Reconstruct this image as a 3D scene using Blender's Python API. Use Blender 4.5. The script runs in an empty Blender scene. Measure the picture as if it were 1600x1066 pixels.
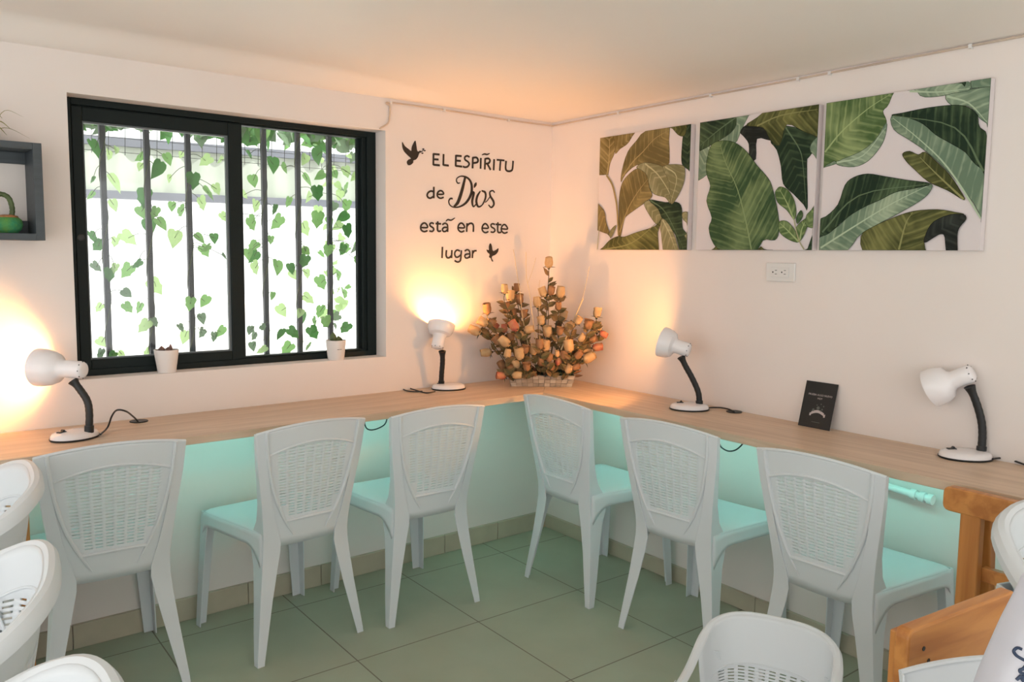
import bpy, bmesh, math, random
from mathutils import Vector, Matrix, Euler
random.seed(7)
S = bpy.context.scene
COL = S.collection

# ------------------------------------------------------------------ camera
F_PX = 1312.04
PITCH, YAW, ROLL = -0.101018, 0.881009, 0.012379
CAM = Vector((-2.69016, -2.983325, 1.317209))
FW = Vector((math.cos(YAW)*math.cos(PITCH), math.sin(YAW)*math.cos(PITCH), math.sin(PITCH)))
_rt = Vector((math.sin(YAW), -math.cos(YAW), 0)); _up = _rt.cross(FW)
RT = math.cos(ROLL)*_rt + math.sin(ROLL)*_up
UP = -math.sin(ROLL)*_rt + math.cos(ROLL)*_up
cam_data = bpy.data.cameras.new('camera')
cam_data.sensor_width = 36.0
cam_data.lens = F_PX/1600*36
cam_data.clip_start = 0.05
cam = bpy.data.objects.new('camera', cam_data); COL.objects.link(cam)
cam.matrix_world = Matrix(((RT.x, UP.x, -FW.x, CAM.x), (RT.y, UP.y, -FW.y, CAM.y), (RT.z, UP.z, -FW.z, CAM.z), (0, 0, 0, 1)))
S.camera = cam

# ------------------------------------------------------------------ light and exposure
S.view_settings.view_transform = 'Standard'
S.view_settings.look = 'None'
S.view_settings.gamma = 1.0
S.view_settings.use_curve_mapping = False
S.view_settings.exposure = 0.28
world = bpy.data.worlds.new('daylight'); S.world = world
world.use_nodes = True
_bg = world.node_tree.nodes['Background']
_bg.inputs[0].default_value = (1.0, 0.99, 0.98, 1)
_bg.inputs[1].default_value = 1.75
sun_d = bpy.data.lights.new('sun', 'SUN'); sun_d.energy = 7.0; sun_d.angle = math.radians(1.0); sun_d.color = (1.0, 0.96, 0.90)
sun = bpy.data.objects.new('sun', sun_d); COL.objects.link(sun)
sun.rotation_euler = Vector((0.25, -0.55, 1.0)).to_track_quat('Z', 'Y').to_euler()   # high, from behind the house: lights the yard only
BULB = 480.0
LED = 13.0

A_R = 0.05                     # the right wall opens slightly more than a right angle
_n = math.hypot(1, A_R)
H = 1.9397                     # ceiling height at the walls
DZ = 0.75                      # worktop height

# ------------------------------------------------------------------ geometry helpers
def ray(px, py):
    return (FW*F_PX + RT*(px-800) - UP*(py-533))/F_PX
def onz(px, py, z):
    d = ray(px, py); t = (z-CAM.z)/d.z; return CAM + d*t
def ony(px, py, y):
    d = ray(px, py); t = (y-CAM.y)/d.y; return CAM + d*t
def onR(px, py, off=0.0):
    d = ray(px, py); t = (-off*_n + A_R*CAM.y - CAM.x)/(d.x - A_R*d.y); return CAM + d*t
def dep(px, py, depth):
    return CAM + ray(px, py)*depth
def depth_of(p):
    return (Vector(p)-CAM).dot(FW)
def wr(s, off, z):             # s along the right wall from the corner, off = distance in front of it
    return Vector((-A_R*s/_n - off/_n, -s/_n + off*A_R/_n, z))
R_ROT = math.radians(-90) - math.atan(A_R)   # local +y faces the right wall... local +x runs along it

def smooth(pts, n=6, closed=False):
    pts = [Vector(p) for p in pts]
    if len(pts) < 3: return pts
    out = []
    N = len(pts)
    rng = range(N if closed else N-1)
    for i in rng:
        if closed:
            p0, p1, p2, p3 = pts[(i-1) % N], pts[i], pts[(i+1) % N], pts[(i+2) % N]
        else:
            p1, p2 = pts[i], pts[i+1]
            p0 = pts[i-1] if i > 0 else p1*2-p2
            p3 = pts[i+2] if i+2 < N else p2*2-p1
        for k in range(n):
            t = k/n
            out.append(0.5*((2*p1) + (p2-p0)*t + (2*p0-5*p1+4*p2-p3)*t*t + (3*p1-p0-3*p2+p3)*t**3))
    if not closed: out.append(pts[-1])
    return out

class MB:
    """collects shapes, then links them as ONE mesh object"""
    def __init__(s, org=(0, 0, 0)):
        s.v = []; s.f = []; s.mi = []; s.o = Vector(org); s.m = 0; s.cols = None
    def add(s, vs, fs):
        b = len(s.v)
        s.v += [tuple(Vector(p)-s.o) for p in vs]
        for f in fs:
            s.f.append([b+i for i in f]); s.mi.append(s.m)
        return b
    def box(s, lo, hi, M=None):
        x0, y0, z0 = lo; x1, y1, z1 = hi
        vs = [Vector(p) for p in ((x0,y0,z0),(x1,y0,z0),(x1,y1,z0),(x0,y1,z0),(x0,y0,z1),(x1,y0,z1),(x1,y1,z1),(x0,y1,z1))]
        if M is not None: vs = [M @ p for p in vs]
        s.add(vs, [(0,3,2,1),(4,5,6,7),(0,1,5,4),(1,2,6,5),(2,3,7,6),(3,0,4,7)])
    def hexa(s, p):            # eight corners, bottom ring then top ring
        s.add(p, [(0,3,2,1),(4,5,6,7),(0,1,5,4),(1,2,6,5),(2,3,7,6),(3,0,4,7)])
    def loft(s, rings, closed=True, caps=True):
        n = len(rings[0]); vs = [p for r in rings for p in r]; fs = []
        for i in range(len(rings)-1):
            for j in range(n if closed else n-1):
                a = i*n+j; b = i*n+(j+1) % n
                fs.append((a, b, b+n, a+n))
        if caps and closed:
            fs.append(tuple(range(n-1, -1, -1))); fs.append(tuple(range((len(rings)-1)*n, len(rings)*n)))
        s.add(vs, fs)
    def tube(s, pts, r, seg=8, caps=True, flat=1.0):
        pts = [Vector(p) for p in pts]; rings = []
        nrm = None
        for i, p in enumerate(pts):
            t = (pts[min(i+1, len(pts)-1)]-pts[max(i-1, 0)])
            if t.length < 1e-9: t = Vector((0, 0, 1))
            t.normalize()
            if nrm is None:
                nrm = t.orthogonal().normalized()
            else:
                nrm = (nrm - t*nrm.dot(t))
                nrm = nrm.normalized() if nrm.length > 1e-6 else t.orthogonal().normalized()
            b = t.cross(nrm)
            rr = r[i] if isinstance(r, (list, tuple)) else r
            rings.append([p + nrm*(rr*math.cos(2*math.pi*k/seg)) + b*(rr*flat*math.sin(2*math.pi*k/seg)) for k in range(seg)])
        s.loft(rings, True, caps)
    def lathe(s, prof, M=None, seg=24, caps=True):   # prof: (radius, z)
        rings = []
        for r, z in prof:
            ring = [Vector((r*math.cos(2*math.pi*k/seg), r*math.sin(2*math.pi*k/seg), z)) for k in range(seg)]
            if M is not None: ring = [M @ p for p in ring]
            rings.append(ring)
        s.loft(rings, True, caps)
    def poly(s, pts, h):       # flat outline pushed along vector h into a solid
        n = len(pts); h = Vector(h)
        vs = [Vector(p) for p in pts] + [Vector(p)+h for p in pts]
        s.add(vs, [tuple(range(n-1, -1, -1)), tuple(range(n, 2*n))] + [(i, (i+1) % n, (i+1) % n+n, i+n) for i in range(n)])
    def grid(s, fn, us, vs_, skip=None, wrap=False):
        nu, nv = len(us), len(vs_)
        vs = [fn(u, v) for v in vs_ for u in us]; fs = []
        for j in range(nv-1):
            for i in range(nu-1):
                if skip and skip(i, j): continue
                a = j*nu+i
                fs.append((a, a+1, a+nu+1, a+nu))
        s.add(vs, fs)
    def ribbon(s, pts, w, nrm, h):   # stroke of width w lying in a plane of normal nrm, thickness h along nrm
        pts = [Vector(p) for p in pts]; nrm = Vector(nrm); rings = []
        for i, p in enumerate(pts):
            t = (pts[min(i+1, len(pts)-1)]-pts[max(i-1, 0)]).normalized()
            sd = nrm.cross(t).normalized()
            ww = (w[i] if isinstance(w, (list, tuple)) else w)/2
            rings.append([p-sd*ww, p+sd*ww, p+sd*ww+nrm*h, p-sd*ww+nrm*h])
        s.loft(rings)
    def mesh(s, name, mats, shade=True):
        me = bpy.data.meshes.new(name)
        me.from_pydata(s.v, [], s.f)
        for m in (mats if isinstance(mats, (list, tuple)) else [mats]): me.materials.append(m)
        if len(me.materials) > 1:
            for p, i in zip(me.polygons, s.mi): p.material_index = i
        bm = bmesh.new(); bm.from_mesh(me)
        bmesh.ops.recalc_face_normals(bm, faces=bm.faces)
        bm.to_mesh(me); bm.free()
        if shade:
            me.polygons.foreach_set('use_smooth', [True]*len(me.polygons))
            me.update()
            try: me.set_sharp_from_angle(angle=math.radians(38))
            except Exception: pass
        return me
    def build(s, name, mats, parent=None, shade=True, bevel=0, solid=0, sub=0, seg=2):
        o = bpy.data.objects.new(name, s.mesh(name, mats, shade)); COL.objects.link(o)
        if parent is not None: o.parent = parent
        elif s.o.length > 0: o.location = s.o
        if solid:
            m = o.modifiers.new('solid', 'SOLIDIFY'); m.thickness = solid; m.offset = 0
        if sub:
            m = o.modifiers.new('sub', 'SUBSURF'); m.levels = sub; m.render_levels = sub
        if bevel:
            m = o.modifiers.new('bevel', 'BEVEL'); m.width = bevel; m.segments = seg; m.limit_method = 'ANGLE'; m.angle_limit = math.radians(40)
        return o

def tag(o, label=None, cat=None, group=None, kind=None):
    if label: o['label'] = label
    if cat: o['category'] = cat
    if group: o['group'] = group
    if kind: o['kind'] = kind
    return o
def thing(name, label, cat, loc=(0, 0, 0), rz=0, group=None):
    o = bpy.data.objects.new(name, None); COL.objects.link(o)
    o.location = loc; o.rotation_euler = (0, 0, rz); o.empty_display_size = 0.05
    return tag(o, label, cat, group)
def copy_tree(o, parent=None):
    c = o.copy(); COL.objects.link(c)
    if parent is not None: c.parent = parent
    for ch in list(o.children): copy_tree(ch, c)
    return c

# ------------------------------------------------------------------ materials
def mat(name, col, rough=0.5, metal=0.0, spec=0.5, var=0.0, vscale=6.0, bump=0.0, bscale=40.0, trans=0.0, emit=None, estr=0.0, sss=0.0, stretch=None, col2=None, coat=0.0):
    m = bpy.data.materials.new(name); m.use_nodes = True
    nt = m.node_tree; N = nt.nodes; L = nt.links
    b = N['Principled BSDF']
    b.inputs['Base Color'].default_value = (*col, 1)
    b.inputs['Roughness'].default_value = rough
    b.inputs['Metallic'].default_value = metal
    b.inputs['Specular IOR Level'].default_value = spec
    if coat: b.inputs['Coat Weight'].default_value = coat
    if sss:
        b.inputs['Subsurface Weight'].default_value = sss
        b.inputs['Subsurface Radius'].default_value = (0.02, 0.02, 0.02)
    if emit:
        b.inputs['Emission Color'].default_value = (*emit, 1)
        b.inputs['Emission Strength'].default_value = estr
    tc = N.new('ShaderNodeTexCoord'); mp = N.new('ShaderNodeMapping')
    L.new(tc.outputs['Object'], mp.inputs['Vector'])
    if stretch: mp.inputs['Scale'].default_value = stretch
    if var or col2:
        nz = N.new('ShaderNodeTexNoise'); nz.inputs['Scale'].default_value = vscale; nz.inputs['Detail'].default_value = 5
        L.new(mp.outputs[0], nz.inputs['Vector'])
        mx = N.new('ShaderNodeMix'); mx.data_type = 'RGBA'
        rp = N.new('ShaderNodeValToRGB'); rp.color_ramp.elements[0].position = 0.35; rp.color_ramp.elements[1].position = 0.65
        L.new(nz.outputs['Fac'], rp.inputs[0])
        L.new(rp.outputs[0], mx.inputs['Factor'])
        c2 = col2 or tuple(c*(1-var) for c in col)
        mx.inputs['A'].default_value = (*c2, 1); mx.inputs['B'].default_value = (*col, 1)
        L.new(mx.outputs['Result'], b.inputs['Base Color'])
    if bump:
        n2 = N.new('ShaderNodeTexNoise'); n2.inputs['Scale'].default_value = bscale; n2.inputs['Detail'].default_value = 4
        L.new(mp.outputs[0], n2.inputs['Vector'])
        bp = N.new('ShaderNodeBump'); bp.inputs['Strength'].default_value = bump; bp.inputs['Distance'].default_value = 0.002
        L.new(n2.outputs['Fac'], bp.inputs['Height']); L.new(bp.outputs[0], b.inputs['Normal'])
    if trans:
        tr = N.new('ShaderNodeBsdfTranslucent'); ms = N.new('ShaderNodeMixShader')
        ms.inputs[0].default_value = trans
        tr.inputs['Color'].default_value = (*[min(1, c*1.15) for c in col], 1)
        L.new(b.outputs[0], ms.inputs[1]); L.new(tr.outputs[0], ms.inputs[2])
        L.new(ms.outputs[0], N['Material Output'].inputs['Surface'])
    return m

def wood(name, c1, c2, scale, rough=0.45, axis=0, spec=0.4):
    m = bpy.data.materials.new(name); m.use_nodes = True
    nt = m.node_tree; N = nt.nodes; L = nt.links; b = N['Principled BSDF']
    tc = N.new('ShaderNodeTexCoord'); mp = N.new('ShaderNodeMapping')
    sc = [scale, scale, scale]; sc[axis] = scale*0.06
    mp.inputs['Scale'].default_value = sc
    L.new(tc.outputs['Object'], mp.inputs['Vector'])
    nz = N.new('ShaderNodeTexNoise'); nz.inputs['Scale'].default_value = 1.0; nz.inputs['Detail'].default_value = 8; nz.inputs['Distortion'].default_value = 0.4
    L.new(mp.outputs[0], nz.inputs['Vector'])
    rp = N.new('ShaderNodeValToRGB')
    rp.color_ramp.elements[0].position = 0.38; rp.color_ramp.elements[0].color = (*c2, 1)
    rp.color_ramp.elements[1].position = 0.62; rp.color_ramp.elements[1].color = (*c1, 1)
    L.new(nz.outputs['Fac'], rp.inputs[0]); L.new(rp.outputs[0], b.inputs['Base Color'])
    b.inputs['Roughness'].default_value = rough; b.inputs['Specular IOR Level'].default_value = spec
    bp = N.new('ShaderNodeBump'); bp.inputs['Strength'].default_value = 0.15; bp.inputs['Distance'].default_value = 0.001
    L.new(nz.outputs['Fac'], bp.inputs['Height']); L.new(bp.outputs[0], b.inputs['Normal'])
    return m

M_wall = mat('wall_paint', (0.80, 0.735, 0.70), 0.75, var=0.03, vscale=2.5, bump=0.12, bscale=30)
M_ceil = mat('ceiling_paint', (0.87, 0.82, 0.78), 0.6, var=0.02, vscale=2, bump=0.1, bscale=6)
M_reveal = M_wall
M_base = mat('baseboard_tile', (0.52, 0.47, 0.36), 0.35, var=0.12, vscale=9)
M_black = mat('black_plastic', (0.012, 0.013, 0.014), 0.45)
M_frame = mat('window_frame_paint', (0.008, 0.014, 0.014), 0.55, spec=0.2)
M_bar = mat('security_bar_paint', (0.05, 0.055, 0.07), 0.6, var=0.2)
M_chair = mat('white_plastic', (0.73, 0.77, 0.80), 0.38, spec=0.35, bump=0.03, bscale=120, trans=0.12)
M_lampwhite = mat('white_enamel', (0.82, 0.79, 0.80), 0.22, spec=0.5)
M_gneck = mat('black_rubber', (0.01, 0.012, 0.013), 0.5)
M_bulb = mat('lit_bulb', (1, 0.8, 0.6), 0.4, emit=(1.0, 0.45, 0.135), estr=BULB)
M_bulb_off = mat('frosted_bulb', (0.9, 0.9, 0.88), 0.3)
M_led = mat('aqua_led', (0.8, 1, 0.95), 0.4, emit=(0.33, 1.0, 0.90), estr=LED)
M_ledbody = mat('led_housing', (0.8, 0.85, 0.84), 0.4)
M_desk = wood('oak_laminate', (0.66, 0.50, 0.37), (0.56, 0.41, 0.295), 42, 0.42, 0)
M_desk2 = wood('oak_laminate_cross', (0.66, 0.50, 0.37), (0.56, 0.41, 0.295), 42, 0.42, 1)
M_orange = wood('orange_wood', (0.62, 0.27, 0.075), (0.45, 0.17, 0.045), 26, 0.35, 0)
M_orangev = wood('orange_wood_upright', (0.62, 0.27, 0.075), (0.45, 0.17, 0.045), 26, 0.35, 2)
M_shelf = mat('slate_laminate', (0.055, 0.068, 0.078), 0.5, var=0.2, vscale=60, stretch=(0.1, 1, 1))
M_pot = mat('white_pot', (0.80, 0.74, 0.71), 0.55, var=0.03)
M_soil = mat('soil', (0.06, 0.04, 0.03), 0.9, var=0.5, vscale=60, bump=0.8, bscale=200)
M_cactus = mat('cactus_green', (0.10, 0.14, 0.05), 0.6, var=0.4, vscale=60, bump=0.6, bscale=260)
M_cactusp = mat('cactus_brown', (0.22, 0.12, 0.10), 0.6, var=0.4, vscale=60)
M_letter = mat('dark_brown_vinyl', (0.022, 0.014, 0.008), 0.6)
M_outlet = mat('outlet_plastic', (0.72, 0.70, 0.68), 0.4)
M_cable = mat('old_painted_cable', (0.62, 0.50, 0.40), 0.6, var=0.2)
M_canvas_side = mat('canvas_edge', (0.60, 0.56, 0.54), 0.8)

# ------------------------------------------------------------------ room shell
XL, YB = -4.6, -5.2
WX0, WX1, WZ0, WZ1 = -2.057, -0.901, 0.897, 1.812      # window opening
T = 0.17
b = MB()
b.box((XL, 0, 0), (WX0, T, 2.1)); b.box((WX1, 0, 0), (0.35, T, 2.1))
b.box((WX0, 0, 0), (WX1, T, WZ0)); b.box((WX0, 0, WZ1), (WX1, T, 2.1))
tag(b.build('wall_left', M_wall, shade=False), kind='structure')
b = MB()
p0, p1 = wr(-0.0, 0, 0), wr(5.3, 0, 0)
q0, q1 = wr(-0.0, -0.15, 0), wr(5.3, -0.15, 0)
up = Vector((0, 0, 2.1))
b.hexa([p0, p1, q1, q0, p0+up, p1+up, q1+up, q0+up])
tag(b.build('wall_right', M_wall, shade=False), kind='structure')

# floor: square ceramic tiles with thin grout lines
def tile_mat(name, c1, c2, grout):
    m = bpy.data.materials.new(name); m.use_nodes = True
    nt = m.node_tree; N = nt.nodes; L = nt.links; B = N['Principled BSDF']
    tc = N.new('ShaderNodeTexCoord'); sp = N.new('ShaderNodeSeparateXYZ'); L.new(tc.outputs['Object'], sp.inputs[0])
    def M2(op, a, bb):
        n = N.new('ShaderNodeMath'); n.operation = op
        for i, q in enumerate((a, bb)):
            if q is None: continue
            if isinstance(q, (int, float)): n.inputs[i].default_value = q
            else: L.new(q, n.inputs[i])
        return n.outputs[0]
    u = M2('DIVIDE', M2('ADD', M2('SUBTRACT', sp.outputs[0], M2('MULTIPLY', sp.outputs[1], 0.05)), 0.885), 0.487)
    v = M2('DIVIDE', M2('ADD', M2('ADD', sp.outputs[1], M2('MULTIPLY', sp.outputs[0], 0.017)), 0.68), 0.512)
    lines = None
    for q in (u, v):
        f = M2('SUBTRACT', q, M2('FLOOR', q, None))
        d = M2('MINIMUM', f, M2('SUBTRACT', 1.0, f))
        lines = d if lines is None else M2('MINIMUM', lines, d)
    g = M2('LESS_THAN', lines, 0.0045)
    cx = N.new('ShaderNodeCombineXYZ'); L.new(M2('FLOOR', u, None), cx.inputs[0]); L.new(M2('FLOOR', v, None), cx.inputs[1])
    wn = N.new('ShaderNodeTexWhiteNoise'); L.new(cx.outputs[0], wn.inputs['Vector'])
    nz = N.new('ShaderNodeTexNoise'); nz.inputs['Scale'].default_value = 7; nz.inputs['Detail'].default_value = 7
    L.new(tc.outputs['Object'], nz.inputs['Vector'])
    f = M2('ADD', M2('MULTIPLY', nz.outputs['Fac'], 0.8), M2('MULTIPLY', wn.outputs['Value'], 0.2))
    mx = N.new('ShaderNodeMix'); mx.data_type = 'RGBA'; L.new(f, mx.inputs['Factor'])
    mx.inputs['A'].default_value = (*c2, 1); mx.inputs['B'].default_value = (*c1, 1)
    m2 = N.new('ShaderNodeMix'); m2.data_type = 'RGBA'; L.new(g, m2.inputs['Factor'])
    L.new(mx.outputs['Result'], m2.inputs['A']); m2.inputs['B'].default_value = (*grout, 1)
    L.new(m2.outputs['Result'], B.inputs['Base Color'])
    B.inputs['Roughness'].default_value = 0.38; B.inputs['Specular IOR Level'].default_value = 0.35
    bp = N.new('ShaderNodeBump'); bp.inputs['Strength'].default_value = 0.5; bp.inputs['Distance'].default_value = 0.002; bp.invert = True
    L.new(g, bp.inputs['Height']); L.new(bp.outputs[0], B.inputs['Normal'])
    return m
M_floor = tile_mat('floor_tile', (0.43, 0.46, 0.355), (0.34, 0.365, 0.275), (0.17, 0.15, 0.11))
b = MB(); b.box((XL, YB, -0.1), (0.4, 0.0, 0.0))
tag(b.build('floor', M_floor, shade=False), kind='structure')

# ceiling: flat, with a soft plaster cove along the window wall
b = MB()
ys = [0.0, -0.015, -0.03, -0.05, -0.07, -0.09, -0.11, -0.135, -0.16, -0.2, -0.3, -0.6, -1.5, -3, YB]
xs = [0.4, 0.0, -0.3, -0.5, -0.7, -0.9, -1.2, -1.6, -2, -2.6, -3.4, XL]
def ceil_z(x, y):
    f = min(1, max(0, (-x-0.35)/0.9)); f = f*f*(3-2*f)
    t = min(1, max(0, -y/0.15)); t = t*t*(3-2*t)
    return H + 0.055*f*t
b.grid(lambda x, y: Vector((x, y, ceil_z(x, y))), xs, ys)
k = len(b.v)
b.grid(lambda x, y: Vector((x, y, 2.12)), xs, ys)
tag(b.build('ceiling', M_ceil), kind='structure')

# baseboards: a row of cut floor tiles
def base_tiles(name, pts):
    b = MB()
    for (a, c, n, hh, off) in pts:
        a, c = Vector(a), Vector(c); d = (c-a); ln = d.length; d.normalize()
        nx = Vector((-d.y, d.x, 0))*off
        w = ln/n
        for i in range(n):
            p, q = a+d*(w*i+0.0015), a+d*(w*(i+1)-0.0015)
            b.hexa([p, q, q+nx, p+nx, p+Vector((0,0,hh)), q+Vector((0,0,hh)), q+nx+Vector((0,0,hh-0.002)), p+nx+Vector((0,0,hh-0.002))])
    return tag(b.build(name, M_base, bevel=0.0015), kind='structure')
base_tiles('baseboard_left', [((XL+0.1, 0, 0), (-0.012, 0, 0), 15, 0.083, -0.012)])
base_tiles('baseboard_right', [(wr(0.0, 0, 0), wr(5.0, 0, 0), 16, 0.066, -0.012)])

# ------------------------------------------------------------------ window
win = bpy.data.objects.new('window_1', None); COL.objects.link(win); win.location = (WX0, 0.0, WZ0); win['kind'] = 'structure'
WO = (WX0, 0.0, WZ0)
def ring(b, x0, x1, z0, z1, l, r, t, d, y0, y1):
    b.box((x0, y0, z0), (x0+l, y1, z1)); b.box((x1-r, y0, z0), (x1, y1, z1))
    b.box((x0+l, y0, z1-t), (x1-r, y1, z1)); b.box((x0+l, y0, z0), (x1-r, y1, z0+d))
b = MB(WO); ring(b, WX0, WX1, WZ0, WZ1, 0.026, 0.040, 0.022, 0.022, 0.077, 0.135)
ring(b, WX0+0.026, WX1-0.040, WZ0+0.022, WZ1-0.022, 0.006, 0.018, 0.006, 0.006, 0.088, 0.13)
b.build('window_frame', M_frame, win, shade=False, bevel=0.002)
b = MB(WO); ring(b, -2.030, -1.462, 0.918, 1.786, 0.033, 0.052, 0.046, 0.034, 0.079, 0.102)
sash = b.build('sliding_sash', M_frame, win, shade=False, bevel=0.003)
b = MB(WO); ring(b, -1.999, -1.512, 0.951, 1.741, 0.006, 0.010, 0.007, 0.006, 0.084, 0.098)
b.build('glazing_bead', mat('grey_gasket', (0.10, 0.12, 0.13), 0.4), sash, shade=False)
b = MB(WO); b.lathe([(0.0001, 0), (0.011, 0), (0.011, 0.003), (0.008, 0.004), (0.0001, 0.004)], Matrix.Translation((-2.014, 0.079, 1.36)) @ Matrix.Rotation(math.radians(90), 4, 'X'))
b.build('sash_latch', M_black, sash)
b = MB(WO); ring(b, -1.462, -0.958, 0.918, 1.792, 0.004, 0.012, 0.006, 0.006, 0.108, 0.128)
b.build('fixed_sash', M_frame, win, shade=False, bevel=0.002)
glass = bpy.data.materials.new('window_glass'); glass.use_nodes = True
_N = glass.node_tree.nodes; _L = glass.node_tree.links; _N.remove(_N['Principled BSDF'])
_t = _N.new('ShaderNodeBsdfTransparent'); _t.inputs[0].default_value = (0.96, 0.98, 0.97, 1)
_g = _N.new('ShaderNodeBsdfGlossy'); _g.inputs['Roughness'].default_value = 0.04; _g.inputs[0].default_value = (1, 1, 1, 1)
_f = _N.new('ShaderNodeFresnel'); _f.inputs[0].default_value = 1.45
_m = _N.new('ShaderNodeMixShader'); _L.new(_f.outputs[0], _m.inputs[0]); _L.new(_t.outputs[0], _m.inputs[1]); _L.new(_g.outputs[0], _m.inputs[2])
_L.new(_m.outputs[0], _N['Material Output'].inputs[0])
b = MB(WO); b.box((-2.0, 0.089, 0.948), (-1.512, 0.093, 1.743)); b.build('pane', glass, sash, shade=False)
b = MB(WO); b.box((-1.466, 0.116, 0.920), (-0.968, 0.120, 1.790)); b.build('pane', glass, win, shade=False)

# ------------------------------------------------------------------ outside the window
M_conc = mat('pale_concrete', (0.80, 0.79, 0.77), 0.8, var=0.08, vscale=1.2)
b = MB(); b.box((-14, T, -0.25), (14, 26, -0.15)); tag(b.build('outdoor_ground', M_conc, shade=False), kind='structure')
bar_px = [(157, 200, 172, 550), (225, 200, 241, 550), (290, 200, 303, 550), (409, 210, 419, 545), (462, 210, 471, 540), (511, 210, 519, 525)]
BARS = []
YBAR = 0.215
order = ['leftmost', 'second from the left', 'third from the left', 'fourth from the left', 'fifth from the left', 'rightmost']
for i, (ax, ay, bx, by) in enumerate(bar_px):
    a, c = ony(ax, ay, YBAR), ony(bx, by, YBAR); x = (a.x+c.x)/2; BARS.append(x)
    b = MB((x, YBAR, 0.86)); w = 0.0092
    b.box((x-w, YBAR-w, 0.86), (x+w, YBAR+w, 1.90))
    b.m = 0
    b.box((x-w*1.6, YBAR-w*1.6, 0.86), (x+w*1.6, YBAR+w*1.6, 0.866)); b.box((x-w*1.6, YBAR-w*1.6, 1.89), (x+w*1.6, YBAR+w*1.6, 1.90))
    tag(b.build('security_bar', M_bar, shade=False, bevel=0.001), 'dark vertical security bar outside the window, %s of the six' % order[i], 'security bar', 'security bars outside the window')
b = MB((-1.5, YBAR, 0.86)); b.box((-2.25, 0.19, 0.835), (-0.72, 0.24, 0.86))
tag(b.build('security_bar_rail', M_bar, shade=False, bevel=0.002), 'dark lower rail carrying the window security bars', 'rail')
b = MB((-1.5, YBAR, 1.9)); b.box((-2.25, 0.19, 1.90), (-0.72, 0.24, 1.925))
tag(b.build('security_bar_rail', M_bar, shade=False, bevel=0.002), 'dark upper rail above the window security bars', 'rail')

IV = [mat('ivy_dark', (0.07, 0.20, 0.055), 0.5, trans=0.45, var=0.3, vscale=40),
      mat('ivy_mid', (0.20, 0.38, 0.13), 0.5, trans=0.55, var=0.25, vscale=40),
      mat('ivy_light', (0.40, 0.56, 0.26), 0.5, trans=0.6, var=0.2, vscale=40),
      mat('ivy_grey', (0.16, 0.24, 0.15), 0.6, trans=0.35, var=0.2, vscale=40)]
def ivy_leaf(b, c, r, ang, tilt, yawz, lob):
    rows = [(-0.10, 0.16), (-0.02, 0.50), (0.18, 0.60), (0.42, 0.46 if lob else 0.54), (0.58, 0.50 if lob else 0.42), (0.78, 0.24), (1.0, 0.02)]
    M = Matrix.Translation(c) @ Matrix.Rotation(yawz, 4, 'Z') @ Matrix.Rotation(math.radians(90)+tilt, 4, 'X') @ Matrix.Rotation(ang, 4, 'Z')
    us = [-1, -0.55, 0, 0.55, 1]
    def fn(u, j):
        y, w = rows[int(j)]
        yy = y - (0.16 if lob else 0.10)*abs(u)*(0.5 if j > 2 else 1)
        z = 0.16*abs(u)*w + 0.22*y*y*(-1)
        return M @ Vector((u*w*r*1.15, (yy-0.35)*r*1.6, z*r))
    b.grid(fn, us, list(range(len(rows))))
leaves = []
def L_(ox, oy, sc, txt):
    for it in txt.split():
        x, y, s, t = it.split(','); leaves.append((ox+float(x)*sc, oy+float(y)*sc, float(s)*sc, 'dmlg'.index(t)))
L_(120, 180, .2064, '140,250,75,d 245,300,45,l 300,265,35,l 480,320,45,m 480,390,35,l 610,410,80,d 700,480,35,l 690,330,50,m 790,300,30,l 975,345,55,l 1085,340,35,l 120,490,30,d 105,610,40,m 290,510,80,l 510,625,75,d 280,680,50,l 490,730,60,m 550,840,70,d 640,820,60,m 590,740,50,m 880,500,70,d 1000,590,60,m 950,670,60,l 720,690,40,m 790,730,60,m 1110,770,40,l 390,930,70,l 120,920,50,d 160,990,60,d 740,930,75,l 930,930,50,m 1040,930,45,d 980,1010,45,m 290,960,40,l 1060,560,45,l')
L_(370, 190, .1969, '100,260,40,d 290,340,70,d 380,370,50,m 640,270,80,d 540,300,50,l 560,460,60,m 660,430,50,m 640,570,65,d 570,600,50,l 780,420,40,m 870,400,50,l 130,470,55,m 60,580,40,l 150,670,55,l 410,640,45,m 300,700,45,d 120,810,70,m 320,800,70,m 640,780,70,m 540,850,60,l 870,670,50,m 840,760,60,d 800,830,50,l 880,870,60,d 130,990,55,m 270,940,35,m 730,1020,55,l 850,1010,50,m 930,440,40,l 940,990,40,m 90,1050,50,m 550,1030,45,m')
L_(130, 380, .2064, '100,180,45,g 200,240,55,d 330,210,65,m 240,190,40,l 410,160,45,d 330,380,50,g 340,490,50,m 425,490,45,m 550,330,70,l 120,490,40,l 460,630,60,l 540,600,40,g 810,460,55,m 920,440,55,m 900,570,45,g 740,640,35,g 770,710,55,l 900,680,45,g 1040,670,55,m 990,710,40,g 140,750,50,l 130,840,45,g 290,840,35,l 490,830,45,l 220,850,40,d 920,60,50,m 1070,100,30,g')
L_(370, 380, .2064, '130,100,60,d 140,190,60,l 310,180,65,m 410,190,45,d 510,140,55,d 430,240,45,l 520,60,45,l 530,230,40,l 640,300,60,m 690,60,50,m 800,50,45,d 770,245,40,m 815,380,50,m 540,420,55,l 340,510,55,l 270,400,35,m 630,520,55,m 490,580,70,d 480,530,40,l 590,600,45,m 680,600,60,m 580,680,60,d 820,645,55,d 430,680,55,d 330,690,55,d 200,640,40,g 130,700,45,g 120,780,40,g 190,810,45,l 380,800,60,m 540,790,50,m 100,660,40,g 230,650,30,g 890,40,50,g 910,130,35,m')
rng = random.Random(3)
vine_b = [MB((x, YBAR, 0.88)) for x in BARS]
stem_b = [MB((x, YBAR, 0.88)) for x in BARS]
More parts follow.
